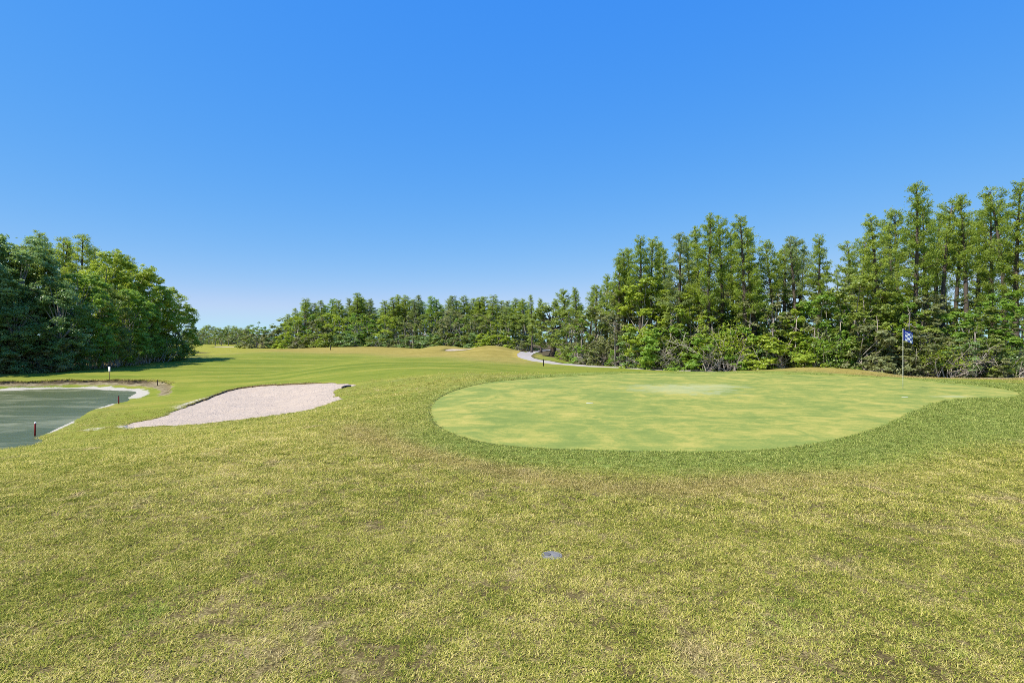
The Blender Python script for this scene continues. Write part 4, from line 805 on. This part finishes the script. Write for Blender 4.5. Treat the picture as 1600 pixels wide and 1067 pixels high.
for t in range(8):
    g = np.random.default_rng(100 + t); V = []; T = []; Q = []; ti = []; n = 0
    for b in range(26):
        a = g.uniform(0, 6.28); r = .055 * math.sqrt(g.uniform()); o = np.array([r * math.cos(a), r * math.sin(a), -.006])
        da = g.uniform(0, 6.28); l = g.uniform(.022, .052); el = g.uniform(.05, 1.0); w = g.uniform(.0018, .0036)
        d = np.array([math.cos(da) * math.cos(el), math.sin(da) * math.cos(el), math.sin(el)]); s = np.array([-math.sin(da), math.cos(da), 0]) * w
        m = o + d * l * .55; e = o + d * l + np.array([math.cos(da), math.sin(da), 0]) * l * .25 - np.array([0, 0, l * .18])
        V += [o - s, o + s, m + s * .9, m - s * .9, e]; Q.append((n, n + 1, n + 2, n + 3)); T.append((n + 3, n + 2, n + 4)); n += 5; ti += [g.uniform()] * 5
    ob = bpy.data.objects.new("grass_tuft", np_mesh("grass_tuft", V, [Q, T], bm_, dict(tint=ti))); tuftcol.objects.link(ob)

def near_points():
    out = []
    for y0, y1, den, s in ((1.2, 3.5, 1350, .60), (3.5, 5.5, 1250, .63), (5.5, 8, 700, .82), (8, 12, 330, 1.1), (12, 18, 150, 1.45), (18, 26, 80, 1.7), (26, 34, 45, 1.8)):
        xw = y1 * 1.02 + 1.2; n = int((y1 - y0) * 2 * xw * den)
        x = rng.uniform(-xw, xw, n); y = rng.uniform(y0, y1, n)
        k = (sdf(GREEN, x, y) > .02) & (sdf(BUNKER, x, y) > .02 * s) & (sdf(POND, x, y) > .3) & (linedist(PATH, x, y) > 1.3) & (np.hypot(x - .325, y - 4.66) > .068)
        x, y = x[k], y[k]
        # thin and bare spots
        b = np.sin(x * 1.9 + 1.3 * np.sin(y * 1.3)) * np.sin(y * 2.3 + 1.7 * np.sin(x * .9)) + .5 * np.sin(x * 5.1 + y * 3.3) * np.sin(y * 6.1 - x * 2.2)
        k = rng.uniform(size=len(x)) > .6 * ss(.95, 1.4, b) * (y < 9)
        spk = .5 + .5 * np.sin(x * 19 + 2 * np.sin(y * 11)) * np.sin(y * 17 + 2 * np.sin(x * 9))
        hole = sum(a * np.exp(-((x - cx + .4 * (y - cy)) / rx) ** 2 - ((y - cy) / ry) ** 2) for cx, cy, rx, ry, a in ((-1.35, 3.35, .5, .35, 1.3), (-1.95, 3.75, .35, .2, 1.1), (-.75, 3.0, .5, .25, 1.2), (.6, 3.9, .5, .12, .8), (1.9, 3.1, .5, .2, .9), (2.6, 4.6, .5, .2, .7), (-3.2, 5.4, .5, .25, .8), (-.2, 4.1, .3, .1, .8)))
        k &= rng.uniform(size=len(x)) > np.clip(hole * 1.1, 0, .95) * (.12 + .88 * spk ** 1.5)
        k &= rng.uniform(size=len(x)) > np.maximum(ss(19, 33, y), .9 * zones(x, y)['fairway'] * ss(14, 24, y))
        x, y = x[k], y[k]; out.append(np.c_[x, y, np.full(len(x), s) * rng.uniform(.7, 1.35, len(x))])
    # ragged turf overhanging the bunker's far lip and the green's rim
    bl = np.repeat(BUNKER, 14, 0) + rng.normal(size=(len(BUNKER) * 14, 2)) * .16
    bl = bl[(sdf(BUNKER, bl[:, 0], bl[:, 1]) > -.02) & (bl[:, 1] > 23.5) & (bl[:, 0] < -10.8)]
    out.append(np.c_[bl, rng.uniform(.8, 1.7, len(bl))])
    bk = rng.uniform((-56, 36), (-25, 49), (60000, 2)); q = sdf(POND, bk[:, 0], bk[:, 1]) + bank_jag(bk[:, 0], bk[:, 1])
    bk = bk[(q > 2.78) & (q < 3.15)]; out.append(np.c_[bk, rng.uniform(1.5, 3.2, len(bk))])
    return np.concatenate(out)
PT = near_points(); zz = H(PT[:, 0], PT[:, 1])
zn = zones(PT[:, 0], PT[:, 1])
gm = bpy.data.meshes.new("grass"); gm.vertices.add(len(PT)); gm.vertices.foreach_set("co", np.c_[PT[:, :2], zz].astype(np.float32).ravel())
def fa(name, v, typ='FLOAT'):
    a = gm.attributes.new(name, typ, 'POINT'); a.data.foreach_set("vector" if typ == 'FLOAT_VECTOR' else "value", np.asarray(v, np.int32 if typ == 'INT' else np.float32).ravel())
fa('scl', PT[:, 2]); fa('var', rng.integers(0, 8, len(PT)), 'INT')
fa('rot', np.c_[rng.normal(size=(len(PT), 2)) * .12, rng.uniform(0, 6.28, len(PT))], 'FLOAT_VECTOR')
for kk in ('fringe', 'lush', 'brown'): fa(kk, zn[kk])
grass = link("grass", gm); tag(grass, "short mown patchy grass with straw coloured blades in the foreground", "grass", kind='stuff')
gt = bpy.data.node_groups.new("scatter_grass", 'GeometryNodeTree')
gt.interface.new_socket("Geometry", in_out='INPUT', socket_type='NodeSocketGeometry'); gt.interface.new_socket("Geometry", in_out='OUTPUT', socket_type='NodeSocketGeometry')
gi = gt.nodes.new("NodeGroupInput"); go = gt.nodes.new("NodeGroupOutput"); ip = gt.nodes.new("GeometryNodeInstanceOnPoints"); ci = gt.nodes.new("GeometryNodeCollectionInfo")
ci.inputs['Collection'].default_value = tuftcol; ci.inputs['Separate Children'].default_value = True; ci.inputs['Reset Children'].default_value = True
def na(name, typ):
    q = gt.nodes.new("GeometryNodeInputNamedAttribute"); q.data_type = typ; q.inputs['Name'].default_value = name; return q.outputs['Attribute']
lk = gt.links.new
lk(gi.outputs[0], ip.inputs['Points']); lk(ci.outputs[0], ip.inputs['Instance']); ip.inputs['Pick Instance'].default_value = True
lk(na('var', 'INT'), ip.inputs['Instance Index']); lk(na('rot', 'FLOAT_VECTOR'), ip.inputs['Rotation']); lk(na('scl', 'FLOAT'), ip.inputs['Scale']); lk(ip.outputs[0], go.inputs[0])
md = grass.modifiers.new("scatter", 'NODES'); md.node_group = gt
